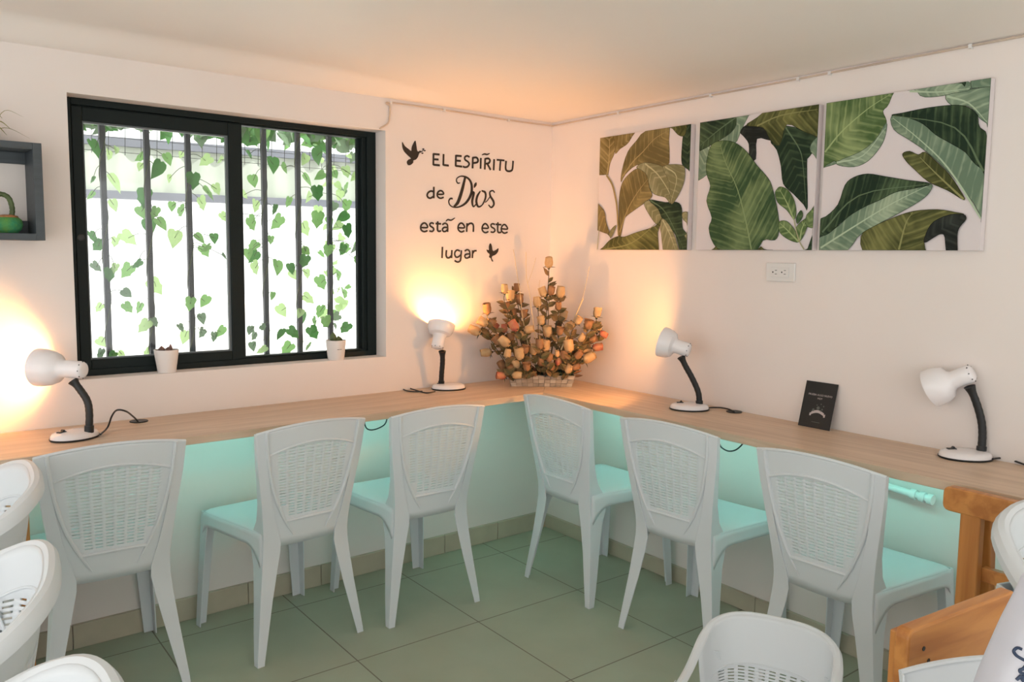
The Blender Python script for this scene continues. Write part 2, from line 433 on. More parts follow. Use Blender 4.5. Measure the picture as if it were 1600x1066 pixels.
for px, py, s, t in leaves:
    y = YBAR + rng.choice((-0.035, -0.02, 0.03, 0.05, 0.07))
    c = ony(px, py, y)
    i = min(range(6), key=lambda k: abs(BARS[k]-c.x))
    r = s/F_PX*depth_of(c)*1.12
    vine_b[i].m = t
    ivy_leaf(vine_b[i], c, r, math.pi+rng.uniform(-0.9, 0.9), rng.uniform(-0.6, 0.5), rng.uniform(-0.7, 0.7), rng.random() < 0.55)
    q = Vector((BARS[i]+rng.uniform(-.012, .012), YBAR+rng.uniform(-.012, .012), c.z+rng.uniform(0.0, 0.05)))
    stem_b[i].tube(smooth([q, (q+c)/2+Vector((0, 0, 0.012)), c], 3), 0.0011, 5)
for i in range(6):
    pts = [(BARS[i]+0.012*math.cos(k*1.1+i), YBAR+0.012*math.sin(k*1.1+i), 0.88+k*0.05) for k in range(21)]
    stem_b[i].tube(smooth(pts, 3), 0.0016, 5)
    nth = ['the leftmost security bar', 'the second security bar from the left', 'the third security bar, left of the window mullion', 'the fourth security bar, right of the window mullion', 'the fifth security bar from the left', 'the rightmost security bar']
    v = thing('ivy_vine', 'green leafy ivy vine climbing ' + nth[i], 'vine', (BARS[i], YBAR, 0.88), 0, 'ivy vines on the window bars')
    vine_b[i].build('foliage', IV, v); stem_b[i].build('stem', mat('ivy_stem', (0.10, 0.12, 0.06), 0.7), v)

# dense ivy and wire netting along the top, outside
cb = MB((-1.5, 0.4, 1.9))
for k in range(250):
    x = rng.uniform(-2.25, -0.80); z = 1.772 + 0.11*rng.random() + max(0, (x+1.5))*0.02
    cb.m = rng.choice((0, 0, 1, 3, 3))
    ivy_leaf(cb, Vector((x, rng.uniform(0.36, 0.5), z)), rng.uniform(0.030, 0.050), math.pi+rng.uniform(-1.2, 1.2), rng.uniform(-0.8, 0.6), rng.uniform(-0.9, 0.9), rng.random() < 0.5)
for k in range(46):            # the hanging part against the right jamb
    z = rng.uniform(0.98, 1.78); x = -0.93+rng.uniform(-0.05, 0.07)
    cb.m = rng.choice((2, 2, 3, 2, 1))
    ivy_leaf(cb, Vector((x, rng.uniform(0.30, 0.5), z)), rng.uniform(0.016, 0.034), math.pi+rng.uniform(-1.2, 1.2), rng.uniform(-0.8, 0.6), rng.uniform(-0.9, 0.9), rng.random() < 0.5)
tag(cb.build('ivy_canopy', IV), 'thick dark ivy massed over the top and right edge of the window outside', 'vine', kind='stuff')
nb = MB((-1.5, 0.55, 1.7))
for k in range(31):
    x = -2.4+k*0.06; nb.tube([(x, 0.56, 1.69), (x+0.01, 0.56, 2.05)], 0.0013, 4)
for k in range(7):
    z = 1.70+k*0.055; nb.tube([(-2.4, 0.56, z), (-0.6, 0.56, z)], 0.0013, 4)
tag(nb.build('wire_netting', M_black), 'black wire netting stretched behind the ivy at the window top', 'netting')
M_sheet = mat('translucent_roof_sheet', (0.40, 0.44, 0.38), 0.5, trans=0.22, var=0.25, vscale=2.5)
M_beam = mat('grey_beam_paint', (0.13, 0.14, 0.17), 0.6, var=0.2)
YA = 1.8
a0, a1 = ony(130, 217, YA), ony(557, 249, YA); c0, c1 = ony(130, 302, YA), ony(557, 320, YA)
def ext(p, q, k0, k1): return p+(p-q)*k0, q+(q-p)*k1
a0, a1 = ext(a0, a1, 0.6, 0.25); c0, c1 = ext(c0, c1, 0.6, 0.25)
aw = thing('awning', 'pale translucent awning on grey beams across the yard', 'awning', (c0.x, YA, c0.z))
def beam(p, q, h, d):
    b = MB(aw.location); hh = Vector((0, 0, h/2)); dd = Vector((0, d, 0))
    b.hexa([p-hh, q-hh, q-hh+dd, p-hh+dd, p+hh, q+hh, q+hh+dd, p+hh+dd]); return b
beam(a0, a1, 0.045, 0.06).build('beam', M_beam, aw, shade=False)
beam(c0, c1, 0.042, 0.06).build('beam', M_beam, aw, shade=False)
b = MB(aw.location); nU = 60
b.grid(lambda u, v: (a0.lerp(a1, u)).lerp(c0.lerp(c1, u), v)+Vector((0, 0.03+0.012*math.sin(u*nU*2.1), 0)), [i/(nU*4) for i in range(nU*4+1)], [0, 0.5, 1])
b.build('roof_sheet', M_sheet, aw)
for s in (0.0, 1.0):
    p = c0.lerp(c1, s); b = MB(aw.location); b.box((p.x-0.02, YA+0.01, -0.15), (p.x+0.02, YA+0.05, p.z)); b.build('post', M_beam, aw, shade=False)

# ------------------------------------------------------------------ worktop
DL, DR, DT = 0.389, 0.357, 0.026
jx = None
c_in = Vector((0, 0, 0))
# inner corner: intersection of the two front edges
_y = -DL; _x = A_R*_y - DR*_n; INNER = Vector((_x, _y, 0))
wt = thing('worktop', 'long pale oak worktop running along both walls into the corner', 'worktop', (0, 0, DZ-DT))
e = 0.001
b = MB(wt.location)
def up_(p, z): return Vector((p[0], p[1], z))
for pts in ([(-3.4, -e), (-3.4, -DL), (INNER.x, -DL), (-e*2, -e)],):
    b.poly([up_(p, DZ-DT) for p in pts], (0, 0, DT))
b.build('left_board', M_desk, wt, shade=False, bevel=0.0015)
b = MB(wt.location)
pts = [(-e*2, -e-0.0004), (INNER.x, -DL-0.0004), tuple(wr(2.31, DR, 0))[:2], tuple(wr(2.31, e, 0))[:2]]
b.poly([up_(p, DZ-DT) for p in pts], (0, 0, DT)); b.build('right_board', M_desk2, wt, shade=False, bevel=0.0015)
def strip(n, p, q, nrm, wid=0.012):
    pass
# wooden upright carrying the worktop at the left
x = -2.268
b = MB((x, -0.2, 0)); b.box((x-0.032, -0.30, 0.0), (x+0.006, -0.045, DZ-DT))
tag(b.build('support_panel', M_orangev, shade=False, bevel=0.002), 'upright brown wood panel holding up the worktop at the far left', 'support')
# aqua light under the worktop
def light_bar(a, c, name, label, rad=0.006):
    a, c = Vector(a), Vector(c); d = (c-a).normalized(); sd = Vector((-d.y, d.x, 0))
    t = thing(name, label, 'light', a, 0, 'aqua lights under the worktop')
    b = MB(a); zz = Vector((0, 0, DZ-DT-a.z))
    b.hexa([a-sd*0.008+zz*0.5, c-sd*0.008+zz*0.5, c+sd*0.008+zz*0.5, a+sd*0.008+zz*0.5, a-sd*0.008+zz, c-sd*0.008+zz, c+sd*0.008+zz, a+sd*0.008+zz])
    b.build('housing', M_ledbody, t, shade=False)
    b = MB(a); b.hexa([a-sd*0.006, c-sd*0.006, c+sd*0.006, a+sd*0.006, a-sd*0.006+zz*0.5, c-sd*0.006+zz*0.5, c+sd*0.006+zz*0.5, a+sd*0.006+zz*0.5])
    b.build('diffuser', M_led, t, shade=False)
zl = DZ-DT-0.012
light_bar((-3.2, -0.17, zl), (-0.42, -0.17, zl), 'light_strip', 'aqua light strip under the worktop below the window')
light_bar(wr(0.30, 0.16, zl), wr(2.27, 0.16, zl), 'light_strip', 'aqua light strip under the worktop below the paintings')
t0, t1 = wr(1.60, 0.03, 0.615), wr(1.885, 0.03, 0.598)
tt = thing('tube_light', 'slim pale tube with ringed end cap on the aqua wall by the orange wooden chair', 'light', t0)
b = MB(t0); b.tube([t0, t1], 0.011, 12); b.build('tube', M_ledbody, tt)
for k in (0.80, 0.90, 0.985):
    p = t0.lerp(t1, k); d = (t1-t0).normalized(); b = MB(t0); b.tube([p-d*0.008, p+d*0.008], 0.016, 14); b.build('ring', M_ledbody, tt)
b = MB(t0); b.box(t0.lerp(t1, .15)-Vector((0.008, 0.008, 0.006)), t0.lerp(t1, .15)+Vector((0.032, 0.008, 0.006))); b.build('bracket', M_ledbody, tt, shade=False)

# ------------------------------------------------------------------ white armless plastic chairs
def lerp_tab(tab, z):
    for (z0, *a), (z1, *c) in zip(tab, tab[1:]):
        if z0 <= z <= z1:
            t = (z-z0)/(z1-z0); return [p+(q-p)*t for p, q in zip(a, c)]
    return list(tab[-1][1:]) if z > tab[-1][0] else list(tab[0][1:])
def make_chair():
    t = thing('plastic_chair', 'x', 'chair')
    WT = [(0.36, 0.150), (0.45, 0.158), (0.55, 0.172), (0.65, 0.187), (0.757, 0.1985)]
    def surf(u, z, off=0.0):
        w = lerp_tab(WT, z)[0]
        k = (z-0.36)/0.397
        y = -0.178-0.058*k - 0.020*(1-u*u) - off
        return Vector((u*w, y, z+0.020*(1-u*u)*max(0, k)**3))
    SH = [(0.36, 0.06), (0.46, 0.092), (0.50, 0.113), (0.55, 0.131), (0.62, 0.149), (0.72, 0.164)]
    us = [-1, -0.94]
    ncol = 10
    for k in range(ncol):
        uc = -0.765+1.53*k/(ncol-1); us += [uc-0.058, uc+0.058]
    us += [0.94, 1]
    zs = [0.372, 0.40, 0.43, 0.468]
    slots = set()
    nrow = 24
    for k in range(nrow):
        z = 0.474+0.0094*k; slots.add(len(zs)); zs += [z, z+0.0032]
    zs += [0.706, 0.72, 0.735, 0.75, 0.757]
    def skip(i, j):
        if j not in slots or i % 2 == 1 or i < 2 or i > len(us)-4: return False
        u = (us[i]+us[i+1])/2; z = zs[j]
        w = lerp_tab(WT, z)[0]
        lim = lerp_tab(SH, z)[0]-0.016
        top = 0.700-0.028*u*u
        return abs(u)*w < lim and z < top
    b = MB(); b.grid(lambda u, z: surf(u, z), us, zs, skip)
    back = b.build('backrest', M_chair, t, solid=0.0042)
    # raised ribs around the woven field, top rim, bottom bar
    b = MB()
    def on(x, z, off): return surf(max(-1, min(1, x/lerp_tab(WT, z)[0])), z, off)
    for sg in (-1, 1):
        b.tube([on(sg*x, z, 0.004) for z, x in [(0.757, 0.168), (0.72, 0.165), (0.68, 0.160), (0.63, 0.151), (0.58, 0.139), (0.53, 0.123), (0.48, 0.101), (0.44, 0.080), (0.405, 0.060)]], [0.0062]*7+[0.0045, 0.001], 8)
        b.tube([on(sg*x, z, 0.003) for z, x in [(0.44, 0.131), (0.41, 0.128), (0.38, 0.126)]], 0.0018, 6)
    b.tube([on(x, 0.703-0.9*x*x, 0.002) for x in [-0.157+0.314*k/16 for k in range(17)]], 0.0042, 8)
    b.tube([on(x, 0.4585-0.35*x*x+0.0, 0.003) for x in [-0.092+0.184*k/10 for k in range(11)]], 0.0055, 8)
    b.build('back_rib', M_chair, back)
    b = MB()
    b.tube([surf(-1+2*k/24, 0.757, 0.001)+Vector((0, 0.002, 0.001)) for k in range(25)], 0.0052, 8)
    b.build('top_rim', M_chair, back)
    # seat with its skirts
    b = MB()
    def seat(u, v):
        w = 0.157+(0.192-0.157)*min(1, v*1.1)
        y = -0.180+0.395*v
        r = 0.06
        if v > 0.85: w -= 0.02*((v-0.85)/0.15)**2
        z = 0.428 - 0.010*(1-u*u)*math.sin(math.pi*min(1, v*1.05)) - (0.030*((v-0.86)/0.14)**2 if v > 0.86 else 0) - 0.010*max(0, abs(u)-0.86)/0.14
        return Vector((u*w, y, z))
    un = [-1, -0.95, -0.88, -0.7, -0.4, 0, 0.4, 0.7, 0.88, 0.95, 1]
    b.grid(seat, un, [0, 0.1, 0.3, 0.5, 0.7, 0.8, 0.86, 0.91, 0.95, 0.98, 1])
    for sg in (-1, 1):
        def sk(v, k):
            p = seat(sg, v)
            arch = 0.045 + 0.075*max(0, 1-v/0.22)**2 + 0.06*max(0, (v-0.80)/0.2)**2
            return p + Vector((sg*0.003*k, 0, -arch*k))
        b.grid(sk, [k/24 for k in range(25)], [0, 0.25, 0.5, 0.75, 1])
    b.grid(lambda u, k: seat(u, 1)+Vector((0, 0.004*k, -(0.03+0.05*abs(u)**4)*k)), un, [0, 0.5, 1])
    b.build('seat', M_chair, t, solid=0.004)
    def legpts(sg, x, y, wx, wy, th, z, fy, sk=0.0):
        # L shaped section; corner at (x,y), plates run inward in x (following the curve of the back) and along fy in y
        X = sg*x; ix = -sg
        return [Vector((X, y, z)), Vector((X+ix*wx, y-sk*wx, z)), Vector((X+ix*wx, y-sk*wx+fy*th, z)), Vector((X+ix*th, y+fy*th, z)), Vector((X+ix*th, y+fy*wy, z)), Vector((X, y+fy*wy, z))]
    for sg in (-1, 1):
        b = MB()
        b.loft([legpts(sg, x, y, wx, wy, 0.0045, z, 1, sk) for z, x, y, wx, wy, sk in [
            (0.759, 0.2000, -0.2395, 0.030, 0.016, .2), (0.68, 0.1930, -0.229, 0.030, 0.018, .2), (0.60, 0.1815, -0.218, 0.031, 0.022, .22), (0.52, 0.1695, -0.207, 0.034, 0.03, .23), (0.46, 0.162, -0.198, 0.040, 0.045, .24), (0.42, 0.158, -0.192, 0.048, 0.07, .22), (0.385, 0.1565, -0.189, 0.056, 0.085, .18),
            (0.35, 0.158, -0.188, 0.058, 0.08, .10), (0.30, 0.163, -0.191, 0.053, 0.062, .04), (0.2, 0.175, -0.199, 0.043, 0.048, 0), (0.1, 0.188, -0.210, 0.034, 0.038, 0), (0.02, 0.198, -0.219, 0.026, 0.028, 0), (0, 0.1995, -0.221, 0.024, 0.026, 0)]])
        b.build('leg', M_chair, t, bevel=0.0012)
        b = MB()
        b.loft([legpts(sg, x, y, wx, wy, 0.0045, z, -1) for z, x, y, wx, wy in [
            (0.415, 0.186, 0.205, 0.06, 0.06), (0.36, 0.189, 0.208, 0.052, 0.052), (0.3, 0.192, 0.210, 0.047, 0.045), (0.2, 0.198, 0.215, 0.044, 0.041), (0.1, 0.203, 0.219, 0.040, 0.037), (0, 0.208, 0.222, 0.036, 0.032)]])
        b.build('leg', M_chair, t, bevel=0.0012)
    return t
chair0 = make_chair()
rr = math.degrees(R_ROT)
CH = [(-2.066, -0.235, -2.0, 'white armless plastic chair at the left end of the window worktop, by the left lamp'),
      (-1.499, -0.274, 4.6, 'white armless plastic chair at the worktop, middle of the three below the window'),
      (-1.000, -0.300, -0.8, 'white armless plastic chair at the window worktop, nearest the corner lamp'),
      (-0.296, -0.646, rr, 'white armless plastic chair in front of the paintings, closest to the room corner'),
      (-0.322, -1.196, -87.6, 'white armless plastic chair below the wall outlet, middle of the three on the right'),
      (-0.345, -1.772, -92.0, 'white armless plastic chair next to the orange wooden chair, rightmost along the worktop')]
for i, (x, y, r, lab) in enumerate(CH):
    c = chair0 if i == 0 else copy_tree(chair0)
    c.location = (x, y, 0); c.rotation_euler = (0, 0, math.radians(r)); tag(c, lab, 'chair', 'armless plastic chairs along the worktop')

# ------------------------------------------------------------------ white plastic armchairs in the foreground
def make_armchair(lim=0.76):
    t = thing('plastic_armchair', 'x', 'chair')
    RT_ = [(0, 0, -0.275, 0.765), (0.2, 0.11, -0.268, 0.763), (0.34, 0.18, -0.243, 0.752), (0.44, 0.222, -0.205, 0.730), (0.54, 0.238, -0.150, 0.700), (0.66, 0.242, -0.070, 0.660), (0.80, 0.244, 0.02, 0.625), (1.0, 0.246, 0.17, 0.600)]
    QT = [(0, 0, -0.205, 0.425), (0.2, 0.085, -0.200, 0.425), (0.34, 0.145, -0.185, 0.425), (0.44, 0.180, -0.155, 0.425), (0.54, 0.198, -0.110, 0.425), (0.66, 0.207, -0.05, 0.425), (0.80, 0.212, 0.03, 0.425), (1.0, 0.215, 0.17, 0.425)]
    def cat(tab, s):
        sg = -1 if s < 0 else 1; a = abs(s)
        P = [Vector(q[1:]) for q in tab]; K = [q[0] for q in tab]
        i = max(0, min(len(K)-2, next((k for k in range(len(K)-1) if a <= K[k+1]), len(K)-2)))
        p1, p2 = P[i], P[i+1]
        p0 = P[i-1] if i else Vector((-P[1].x, P[1].y, P[1].z)); p3 = P[i+2] if i+2 < len(P) else p2*2-p1
        h = K[i+1]-K[i]; u = (a-K[i])/h
        h0 = (K[i]-K[i-1]) if i else h; h1 = (K[i+2]-K[i+1]) if i+2 < len(K) else h
        m1 = (p2-p0)/(h+h0)*h; m2 = (p3-p1)/(h+h1)*h
        v = p1*(2*u**3-3*u*u+1)+m1*(u**3-2*u*u+u)+p2*(-2*u**3+3*u*u)+m2*(u**3-u*u)
        return Vector((sg*v.x, v.y, v.z))
    def shell(s, k):           # k 0 at the seat, 1 at the rim
        q, r = cat(QT, s), cat(RT_, s)
        p = q.lerp(r, k); c = Vector((0, 0.15, p.z)); out = (p-c); out.z = 0; out.normalize()
        return p + out*0.012*math.sin(math.pi*k)*(1 if abs(s) < 0.6 else 0.3)
    # back shell with woven slots; arms are open below the arm rail
    ss = [-0.70, -0.62]
    nc = 13
    for k in range(nc):
        c = -0.50+1.0*k/(nc-1); ss += [c-0.026, c+0.026]
    ss += [0.62, 0.70]
    ks = [0.0, 0.08]; slots = set()
    for k in range(17):
        z = 0.10+0.036*k; slots.add(len(ks)); ks += [z, z+0.014]
    ks += [0.74, 0.85, 0.95, 1.0]
    def skip(i, j):
        if j not in slots or i % 2 == 1 or i < 2 or i > len(ss)-4: return False
        s = (ss[i]+ss[i+1])/2
        return abs(s) < 0.50 and ks[j] < lim-0.30*s*s
    b = MB(); b.grid(shell, ss, ks, skip); back = b.build('backrest', M_chair, t, solid=0.0045)
    b = MB()
    b.tube([shell(-0.56+1.12*k/28, lim+0.03-0.34*(-0.56+1.12*k/28)**2)+Vector((0, 0.003, 0)) for k in range(29)], 0.0032, 8)
    b.build('back_rib', M_chair, back)
    # rolled rim: one continuous flange from arm to arm
    b = MB(); rings = []
    n = 64
    for k in range(n+1):
        s = -1+2*k/n
        p = cat(RT_, s); q = cat(RT_, min(1, s+0.02)); o = cat(RT_, max(-1, s-0.02)); d = (q-o); d.z = 0; d.normalize()
        out = Vector((d.y, -d.x, 0))
        w = 0.025+0.009*min(1, max(0, (abs(s)-0.25)/0.35))
        rings.append([p-out*0.002+Vector((0, 0, -0.006)), p+Vector((0, 0, 0)), p+out*w*0.3+Vector((0, 0, 0.007)), p+out*w*0.7+Vector((0, 0, 0.006)), p+out*w+Vector((0, 0, -0.004)), p+out*(w+0.002)+Vector((0, 0, -0.020)), p+out*(w-0.003)+Vector((0, 0, -0.020)), p+out*(w-0.006)+Vector((0, 0, -0.007)), p+out*0.004+Vector((0, 0, -0.004))])
    b.loft(rings); b.build('arm_rim', M_chair, t)
    # seat
    b = MB()
    def seat(u, v):
        w = 0.205 + 0.012*v - (0.03*(1-v/0.25)**2 if v < 0.25 else 0)
        return Vector((u*w, -0.205+0.43*v, 0.428-0.012*(1-u*u)*math.sin(math.pi*v)-(0.03*((v-0.88)/0.12)**2 if v > 0.88 else 0)))
    un = [-1, -0.93, -0.7, -0.4, 0, 0.4, 0.7, 0.93, 1]
    b.grid(seat, un, [0, 0.1, 0.25, 0.5, 0.75, 0.88, 0.94, 0.98, 1])
    for sg in (-1, 1): b.grid(lambda v, k: seat(sg, v)+Vector((sg*0.004*k, 0, -(0.045+0.06*max(0, 1-v/0.25)**2+0.05*max(0, (v-.75)/.25)**2)*k)), [k/16 for k in range(17)], [0, 0.5, 1])
    b.grid(lambda u, k: seat(u, 1)+Vector((0, 0.004*k, -(0.03+0.05*abs(u)**4)*k)), un, [0, 0.5, 1])
    b.build('seat', M_chair, t, solid=0.004)
    for sg in (-1, 1):
        b = MB()
        b.loft([[Vector((sg*x, y, z)), Vector((sg*(x-w), y, z)), Vector((sg*(x-w), y-0.005, z)), Vector((sg*(x-0.005), y-0.005, z)), Vector((sg*(x-0.005), y-d, z)), Vector((sg*x, y-d, z))] for z, x, y, w, d in
                [(0.598, 0.292, 0.175, 0.055, 0.09), (0.55, 0.288, 0.182, 0.056, 0.075), (0.44, 0.278, 0.20, 0.062, 0.07), (0.36, 0.274, 0.212, 0.062, 0.06), (0.2, 0.278, 0.225, 0.05, 0.048), (0, 0.286, 0.24, 0.038, 0.036)]])
        b.build('leg', M_chair, t, bevel=0.0015)
        b = MB()
        b.loft([[Vector((sg*x, y, z)), Vector((sg*(x-w), y-0.4*w, z)), Vector((sg*(x-w), y-0.4*w+0.005, z)), Vector((sg*(x-0.005), y+0.005, z)), Vector((sg*(x-0.005), y+d, z)), Vector((sg*x, y+d, z))] for z, x, y, w, d in
                [(0.62, 0.262, -0.165, 0.06, 0.05), (0.55, 0.260, -0.185, 0.07, 0.06), (0.43, 0.252, -0.205, 0.075, 0.065), (0.34, 0.252, -0.222, 0.062, 0.058), (0.2, 0.262, -0.25, 0.05, 0.046), (0, 0.28, -0.29, 0.036, 0.034)]])
        b.build('leg', M_chair, t, bevel=0.0015)
    return t
arm0 = make_armchair()
arm_small = make_armchair(0.42)
ACH = [(-2.610, -0.715, 83.6, 1.03, 'white plastic armchair at the left edge, farthest back, under the left lamp'),
       (-2.683, -1.311, 78.5, 1.0, 'white plastic armchair at the left edge, in front of the leftmost armless chair'),
       (-2.718, -1.892, 81.5, 1.0, 'white plastic armchair at the bottom left corner, only its rounded back in view'),
       (-1.120, -1.960, 111.0, 0.60, 'small white plastic armchair at the bottom, right of centre, its woven back turned to us'),
       (-0.712, -2.623, 139.0, 1.035, 'white plastic armchair at the right edge, its rounded back overlapping the orange top rail')]
for i, (x, y, r, sc, lab) in enumerate(ACH):
    c = arm0 if i == 0 else arm_small if sc < 0.7 else copy_tree(arm0)
    c.location = (x, y, 0); c.rotation_euler = (0, 0, math.radians(r)); c.scale = (sc, sc, sc); tag(c, lab, 'chair', 'plastic armchairs in the foreground')
c = copy_tree(chair0); c.location = (-1.427, -2.688, 0); c.rotation_euler = (0, 0, math.radians(140.5)); c.scale = (0.9, 0.9, 0.9)
tag(c, 'white plastic chair at the bottom right, only its back corner showing beside the lettered bag', 'chair')

# ------------------------------------------------------------------ desk lamps
def desk_lamp(label, base, neck, shade_a, shade_b, lit, cord, base_rot, ddepth, rop=0.058, tube_len=0.06):
    B = onz(*base, DZ); d0 = depth_of(B)
    t = thing('desk_lamp', label, 'lamp', B, 0, 'gooseneck desk lamps on the worktop')
    R = Matrix.Translation(B) @ Matrix.Rotation(base_rot, 4, 'Z')
    def oval(a, c, z, n=32): return [R @ Vector((a*math.cos(2*math.pi*k/n), c*math.sin(2*math.pi*k/n), z)) for k in range(n)]
    b = MB(B); b.loft([oval(0.071, 0.056, 0.0), oval(0.074, 0.059, 0.003), oval(0.074, 0.059, 0.006)]); b.build('base_rim', M_black, t)
    b = MB(B); b.loft([oval(0.072, 0.057, 0.006), oval(0.071, 0.056, 0.013), oval(0.066, 0.052, 0.019), oval(0.056, 0.043, 0.022), oval(0.03, 0.02, 0.0235)]); bs = b.build('base', M_lampwhite, t)
    b = MB(B); s0 = R @ Vector((-0.034, 0.012, 0.0)); SM = Matrix.Translation(s0) @ Matrix.Rotation(base_rot, 4, 'Z')
    b.box((-0.012, -0.007, 0.018), (0.012, 0.007, 0.0255), SM); b.hexa([SM @ Vector(p) for p in ((-0.002, -0.005, 0.025), (0.010, -0.005, 0.025), (0.010, 0.005, 0.025), (-0.002, 0.005, 0.025), (0.003, -0.005, 0.031), (0.006, -0.005, 0.031), (0.006, 0.005, 0.031), (0.003, 0.005, 0.031))])
    b.build('switch', M_black, bs, shade=False)
    # neck: root on the base, then traced, all at the lamp's own distance
    P = []
    for k, (x, y) in enumerate(neck): P.append(dep(x, y, d0 + ddepth[0]*k/(len(neck)-1)))
    P[0].z = DZ+0.018
    path = smooth(P, 6)
    b = MB(B); n = len(path)
    b.tube(path, [0.0105+0.0006*(k % 2) for k in range(n)], 12); b.tube(path[:3], 0.0135, 12); b.tube(path[-4:], [0.011, 0.012, 0.014, 0.016], 12)
    b.build('gooseneck', M_gneck, t)
    a, c = dep(*shade_a, d0+ddepth[0]), dep(*shade_b, d0+ddepth[1])
    ax = (c-a); ln = ax.length; ax.normalize()
    q = ax.to_track_quat('Z', 'Y').to_matrix().to_4x4(); M = Matrix.Translation(a) @ q
    tl = ln*0.45
    prof = [(0.0002, 0.0), (0.016, 0.0), (0.0225, 0.003), (0.0265, 0.010), (0.0265, tl*0.6), (0.0262, tl), (0.031, tl+0.010), (rop*0.80, ln*0.60), (rop*0.93, ln*0.73), (rop*0.99, ln*0.88), (rop*1.0, ln),
            (rop*0.98, ln), (rop*0.96, ln*0.88), (rop*0.90, ln*0.73), (rop*0.77, ln*0.60), (0.027, tl+0.013), (0.0235, tl), (0.0235, 0.012), (0.0002, 0.010)]
    b = MB(B); b.lathe(prof, M, 40, caps=False); shd = b.build('shade', M_lampwhite, t)
    b = MB(B)
    for k in range(8):
        an = 2*math.pi*k/8; p = M @ Vector((0.0245*math.cos(an), 0.0245*math.sin(an), 0.0062)); qd = M @ Vector((0.0262*math.cos(an), 0.0262*math.sin(an), 0.0045))
        b.tube([p, qd], 0.0017, 6)
    b.build('vent_hole', M_black, shd)
    b = MB(B); r = 0.022; z0 = tl+0.035
    b.lathe([(0.0002, z0-0.045), (0.012, z0-0.045), (0.013, z0-0.025), (0.019, z0-0.012), (r, z0), (0.019, z0+0.012), (0.011, z0+0.0195), (0.0002, z0+r)], M, 20, caps=False)
    b.build('bulb', M_bulb if lit else M_bulb_off, t)
    pts = []
    for it in cord:
        x, y, z = it; pts.append(onz(x, y, z))
    b = MB(B); b.tube(smooth(pts, 6), 0.0028, 8); b.build('cord', M_black, t)
    return t
LAMPS = [
 desk_lamp('lit white desk lamp left of the window, its shade turned to the left edge', (117, 685), [(139, 672), (139.5, 645), (136, 626), (125, 609), (114, 595)], (132, 578.5), (60, 574), True,
           [(157, 679, DZ+.010), (168, 668, DZ+.012), (175, 650, DZ+.055), (183, 641, DZ+.08), (197, 643, DZ+.075), (208, 651, DZ+.035), (214, 657, DZ+.008), (216, 659, DZ+0.003)], math.radians(25), (-0.01, 0.015)),
 desk_lamp('lit white desk lamp beside the flower basket, shade pointing up at the lettered wall', (701, 608), [(689.5, 604), (690, 585), (691.5, 565), (691, 549)], (683, 545), (690, 506), True,
           [(680, 612, DZ+.006), (666, 614, DZ+.004), (650, 610, DZ+.004), (634, 605, DZ+.003), (629, 606, DZ+.003), (633, 610, DZ+.003), (645, 612, DZ+.004), (660, 611.5, DZ+.005)], math.radians(-20), (-0.05, -0.015)),
 desk_lamp('lit white desk lamp on the right worktop below the first painting', (1077, 640), [(1093, 632), (1091, 613), (1081, 590), (1071, 572), (1064.5, 558)], (1078, 548), (1034, 534), True,
           [(1105, 637.5, DZ+.008), (1116, 637, DZ+.007), (1128, 637.5, DZ+.006), (1140, 640, DZ+.006), (1146, 643, DZ+.006), (1148, 644, DZ+0.003)], math.radians(-45), (-0.02, 0.03)),
 desk_lamp('unlit white desk lamp at the far right of the worktop, shade bowed to the left', (1508, 716), [(1533, 708), (1535, 680), (1533, 656), (1525, 628), (1515, 604)], (1521, 582), (1455, 607), False,
           [(1551, 717.5, DZ+.008), (1565, 716, DZ+.007), (1580, 719, DZ+.006), (1600, 726, DZ+.006), (1640, 742, DZ+.004)], math.radians(-45), (-0.01, 0.075)),
]
def grommet(p, label):
    b = MB(p); b.lathe([(0.0002, 0.0005), (0.0285, 0.0005), (0.0295, 0.002), (0.028, 0.0035), (0.012, 0.0035), (0.0002, 0.003)], Matrix.Translation(p), 28); tag(b.build('cable_grommet', M_black), label, 'grommet', 'grommets in the worktop')
g = onz(217, 659, DZ); g.z = DZ; grommet(g, 'black cable grommet in the worktop right of the left lamp')
g = onz(1148, 644, DZ); g = Vector((g.x-0.004, g.y, DZ)); grommet(g, 'black cable grommet in the worktop right of the lamp under the paintings')
b = MB(ony(569, 659, -0.22))
b.tube(smooth([ony(569, 650, -0.22), ony(569.5, 661, -0.22), ony(573, 669.5, -0.22), ony(580.5, 672, -0.22), ony(592, 669, -0.22), ony(602, 662, -0.22), ony(606, 648, -0.22)], 5), 0.0026, 8)
tag(b.build('hanging_cable', M_black), 'black cable loop hanging under the worktop below the window', 'cable')
b = MB(onR(1126, 697, 0.2))
b.tube(smooth([onR(1120, 680, 0.2), onR(1125, 696, 0.2), onR(1131, 702, 0.2), onR(1138, 705, 0.2), onR(1146, 704.5, 0.2), onR(1153, 701, 0.2), onR(1160, 694, 0.2), onR(1163, 686, 0.2)], 5), 0.0026, 8)
tag(b.build('hanging_cable', M_black), 'black cable loop hanging under the worktop below the paintings', 'cable')

